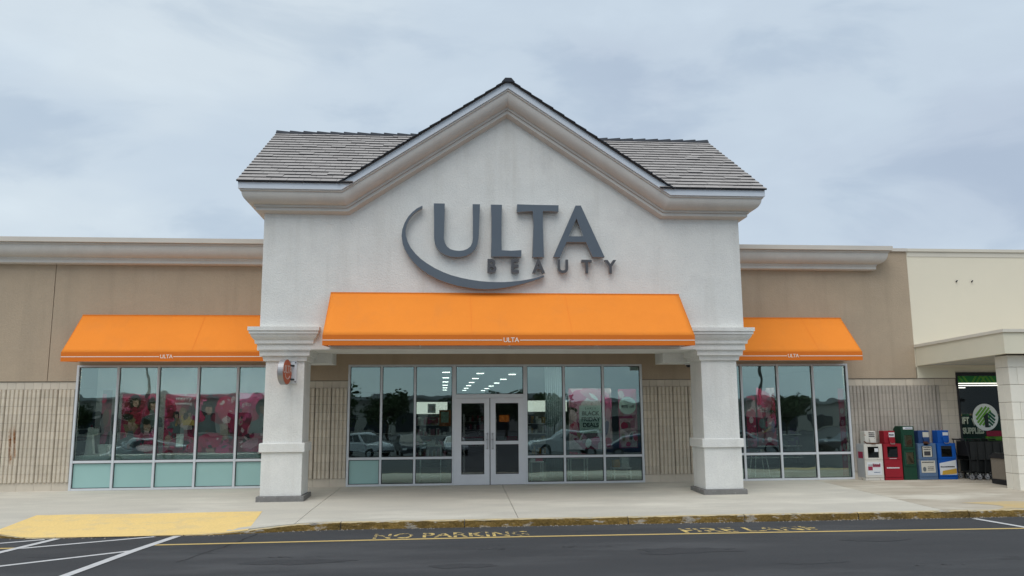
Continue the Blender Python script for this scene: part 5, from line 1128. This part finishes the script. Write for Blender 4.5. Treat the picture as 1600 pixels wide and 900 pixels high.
# ------------------------------------------------------------------ the car park mirrored in the glass
def car(kind, paint):
    c = empty({'pickup': 'pickup_truck', 'suv': 'parked_suv', 'sedan': 'parked_car'}[kind])
    L_, W_ = {'pickup': (5.6, 1.95), 'suv': (4.8, 1.9), 'sedan': (4.7, 1.82)}[kind]; hw = W_/2
    if kind == 'sedan': side = [(-2.3,.35),(-2.35,.62),(-2.25,.85),(-1.5,.98),(1.2,.98),(2.2,.78),(2.35,.55),(2.3,.32)]; cab = [(-1.75,.96),(-1.05,1.42),(.15,1.44),(1.15,.96)]
    elif kind == 'suv': side = [(-2.35,.42),(-2.4,.75),(-2.35,1.02),(-2.2,1.08),(1.0,1.08),(2.15,.98),(2.38,.75),(2.35,.38)]; cab = [(-2.28,1.06),(-2.05,1.72),(.1,1.76),(1.0,1.06)]
    else: side = [(-2.75,.50),(-2.8,1.0),(-2.75,1.08),(-.6,1.08),(1.5,1.10),(2.6,1.0),(2.8,.8),(2.75,.45)]; cab = [(-.75,1.06),(-.6,1.82),(.75,1.84),(1.5,1.08)]
    MB().prism(side, -hw, hw, 'y').build('body', paint, c, bevel=.07)
    def cabin(pts, inset, grow): return [(x_, s*(hw-.03-(inset if i in (1, 2) else 0)+grow), z_) for s in (-1, 1) for i, (x_, z_) in enumerate(pts)]
    v = cabin(cab, .17, 0); m = MB(); m.v += v; m.f += [(0,1,2,3), (7,6,5,4), (0,4,5,1), (1,5,6,2), (2,6,7,3), (0,3,7,4)]; m.build('cabin', paint, c, bevel=.05)
    def lerp(a, b, t): return (a[0]+(b[0]-a[0])*t, a[1]+(b[1]-a[1])*t)
    for s in (-1, 1):
        def sidept(u, w_):
            lo, hi = lerp(cab[0], cab[3], u), lerp(cab[1], cab[2], u); p = lerp(lo, hi, w_); yy = s*(hw-.03-.17*w_+.008); return (p[0], yy, p[1])
        for u0, u1 in ((.08, .45), (.49, .88)):
            g_ = MB(); g_.v += [sidept(u0, .18), sidept(u1, .18), sidept(u1, .86), sidept(u0, .86)]; g_.f.append((0, 1, 2, 3)); o_ = g_.build('side_window', 'car_glass', c); o_.modifiers.new('t', 'SOLIDIFY').thickness = .012
        MB().box(1.0 if kind != 'pickup' else 1.4, 1.12 if kind != 'pickup' else 1.52, s*hw, s*(hw+.16), 1.0, 1.13).build('mirror', paint, c, bevel=.02)
        MB().box(side[-1][0]-.06, side[-1][0]+.03, s*(hw-.42), s*(hw-.08), .62, .76).build('headlight', 'car_light', c, bevel=.02); MB().box(side[0][0]-.05, side[0][0]+.06, s*(hw-.3), s*(hw-.06), .68, .86 if kind == 'sedan' else 1.0).build('taillight', 'tail_red', c, bevel=.02)
        wr = .34 if kind == 'sedan' else .38
        for x_ in (-1.4 if kind != 'pickup' else -1.75, 1.42 if kind != 'pickup' else 1.8):
            w = MB().cyl((x_, s*(hw-.2), wr), (x_, s*(hw+.015), wr), wr, n=24).build('wheel', 'rubber', c); MB().cyl((x_, s*(hw+.012), wr), (x_, s*(hw+.022), wr), wr*.62, n=16).build('rim', 'car_silver', w)
    for a, b in ((0, 1), (3, 2)):
        pa_, pb_ = lerp(cab[a], cab[b], .12), lerp(cab[a], cab[b], .88); dx = -.012 if a == 0 else .012
        g_ = MB(); g_.v += [(pa_[0]+dx, -hw+.12, pa_[1]+.005), (pa_[0]+dx, hw-.12, pa_[1]+.005), (pb_[0]+dx, hw-.26, pb_[1]+.005), (pb_[0]+dx, -hw+.26, pb_[1]+.005)]; g_.f.append((0, 1, 2, 3)); o_ = g_.build('windscreen' if a else 'rear_window', 'car_glass', c); o_.modifiers.new('t', 'SOLIDIFY').thickness = .012
    MB().box(side[0][0]-.08, side[0][0]+.1, -hw+.05, hw-.05, .40, .56).box(side[-1][0]-.1, side[-1][0]+.07, -hw+.05, hw-.05, .36, .52).build('bumper', 'dark_grey', c, bevel=.03)
    if kind == 'pickup': MB().box(-2.68, -.85, -hw+.12, hw-.12, 1.075, 1.095).build('bed', 'dark_grey', c)
    return c
cars = [('suv', 'car_white', 7.75, -30, 180, 'white SUV parked side-on, mirrored in the glass right of the doors'), ('pickup', 'car_white', -6.6, -45, 35, 'white pickup truck mirrored in the first pane left of the doors'),
        ('suv', 'car_dark', -2.6, -46, 80, 'black SUV mirrored next to the white pickup'), ('sedan', 'car_silver', 1.0, -47, 85, 'silver sedan mirrored in the pane beside the doors'), ('sedan', 'car_blue', 12.6, -30.5, 10, 'dark blue sedan mirrored behind the lettered poster'),
        ('sedan', 'car_dark', 28.5, -34, 175, 'black sedan mirrored low in the right shop window'), ('suv', 'car_silver', 22.0, -36, 20, 'silver SUV mirrored in the middle of the right shop window'), ('sedan', 'car_silver', -17.5, -29, 165, 'silver sedan mirrored low in the left shop window'),
        ('sedan', 'car_white', -23.5, -46, 95, 'white sedan far out in the mirrored car park, left window'), ('suv', 'car_blue', -13.5, -47, 90, 'dark blue SUV mirrored near the left pier'), ('sedan', 'car_dark', 17, -48, 95, 'black sedan far out in the mirrored car park, right window')]
for kd, pt, x_, y_, a, lb in cars:
    c = car(kd, pt); c.location = (x_, y_, lot_z(y_)); c.rotation_euler = (0, 0, R(a)); tag(c, lb, {'suv': 'suv', 'sedan': 'car', 'pickup': 'pickup truck'}[kd], 'cars parked behind the photographer')
def tree(x_, y_, h, rad, label, seed, n=2600):
    rt_ = random.Random(seed); t = tag(empty('tree', (x_, y_, lot_z(y_)-.02)), label, 'tree', 'trees beyond the car park'); z0 = lot_z(y_)-.05
    tr = MB().cyl((x_, y_, z0), (x_, y_, z0+h*.45), h*.030, h*.02, 10); limbs = []
    for k in range(7):
        a = k*2.4+rt_.random(); e = (x_+math.cos(a)*rad*.6, y_+math.sin(a)*rad*.6, z0+h*rt_.uniform(.55, .85)); tr.cyl((x_, y_, z0+h*rt_.uniform(.3, .45)), e, h*.013, h*.004, 6); limbs.append(e)
    tr.build('trunk', 'bark', t)
    m = MB(); cl = [(x_+rt_.uniform(-1, 1)*rad*.75, y_+rt_.uniform(-1, 1)*rad*.75, z0+h*rt_.uniform(.42, .9), rad*rt_.uniform(.22, .42)) for _ in range(16)]+[(e[0], e[1], e[2], rad*.35) for e in limbs]
    for _ in range(n):
        cx, cy, cz_, cr = rt_.choice(cl); d = Vector((rt_.gauss(0, 1), rt_.gauss(0, 1), rt_.gauss(0, 1))).normalized()*cr*rt_.uniform(.55, 1.05); p = Vector((cx, cy, cz_))+d; s = rt_.uniform(.12, .3)
        u_ = Vector((rt_.gauss(0, 1), rt_.gauss(0, 1), rt_.gauss(0, 1))).normalized(); w_ = u_.orthogonal().normalized()*s*.7; u_ = u_*s; k = len(m.v); m.v += [tuple(p-u_), tuple(p+w_), tuple(p+u_), tuple(p-w_)]; m.f.append((k, k+1, k+2, k+3))
    m.build('crown', 'foliage', t)
for k, (x_, y_, h, r_) in enumerate(((-16, -92, 7.2, 4.4), (-8, -96, 6.2, 3.6), (2, -99, 5.4, 3.4), (9, -95, 6.8, 3.8), (17, -100, 5.8, 3.6), (53, -100, 5.8, 3.4), (40, -104, 5.2, 3.4), (-42, -100, 5.8, 3.4), (-55, -104, 5.2, 3.2))):
    tree(x_, y_, h, r_, f'green tree beyond the car park, {("fourth from left","left of the entrance panes","behind the silver sedan","behind the white SUV","right of the white SUV","mirrored in the middle of the right window","mirrored beside the right pier","mirrored in the left window","leftmost of all")[k]}', 50+k)
def far_building(x0, x1, y0, h, wall, label, seed):
    z0 = lot_z(y0)-.1; b = tag(empty('far_building', ((x0+x1)/2, y0, z0)), label, 'building', 'far buildings across the car park')
    MB().box(x0, x1, y0-15, y0, z0, z0+h).build('wall', wall, b); MB().box(x0-.4, x1+.4, y0-15.4, y0+.8, z0+h+.002, z0+h+.6).build('roof', 'far_roof', b)
    n = int((x1-x0)/6)
    for k in range(n):
        a = x0+(x1-x0)*(k+.15)/n; w_ = MB().box(a, a+(x1-x0)/n*.7, y0+.01, y0+.06, z0+.4, z0+h*.55).build('window', 'far_glass', b); MB().box(a-.1, a+(x1-x0)/n*.7+.1, y0+.06, y0+.16, z0+h*.55, z0+h*.55+.2).build('lintel', 'far_roof', w_)
far_building(-95, -26, -125, 6.6, 'far_wall', 'long low brown shop row mirrored in the left window', 1)
far_building(24, 100, -128, 5.2, 'far_wall', 'long low shop row with pale roof mirrored in the right window', 2)
far_building(-22, 20, -140, 6.5, 'far_wall', 'low brown building beyond the trees mirrored beside the doors', 3)
for x_, y_, nm in ((-28.7, -60, 'left'), (24.6, -40, 'right')):
    p = tag(empty('light_pole', (x_, y_, lot_z(y_))), f'car park light pole mirrored in the {nm} shop window', 'light pole', 'car park light poles'); z0 = lot_z(y_)
    MB().cyl((x_, y_, z0), (x_, y_, z0+.8), .32, n=16).build('footing', 'concrete', p); MB().cyl((x_, y_, z0+.8), (x_, y_, z0+10.5), .17, .09, 12).build('mast', 'pole_metal', p)
    for s in (-1, 1): MB().cyl((x_, y_, z0+10.3), (x_+s*1.0, y_, z0+10.5), .05, n=8).build('arm', 'pole_metal', p); MB().box(x_+s*1.0-.4, x_+s*1.0+.4, y_-.2, y_+.2, z0+10.42, z0+10.6).build('lamp_head', 'pole_metal', p, bevel=.03)
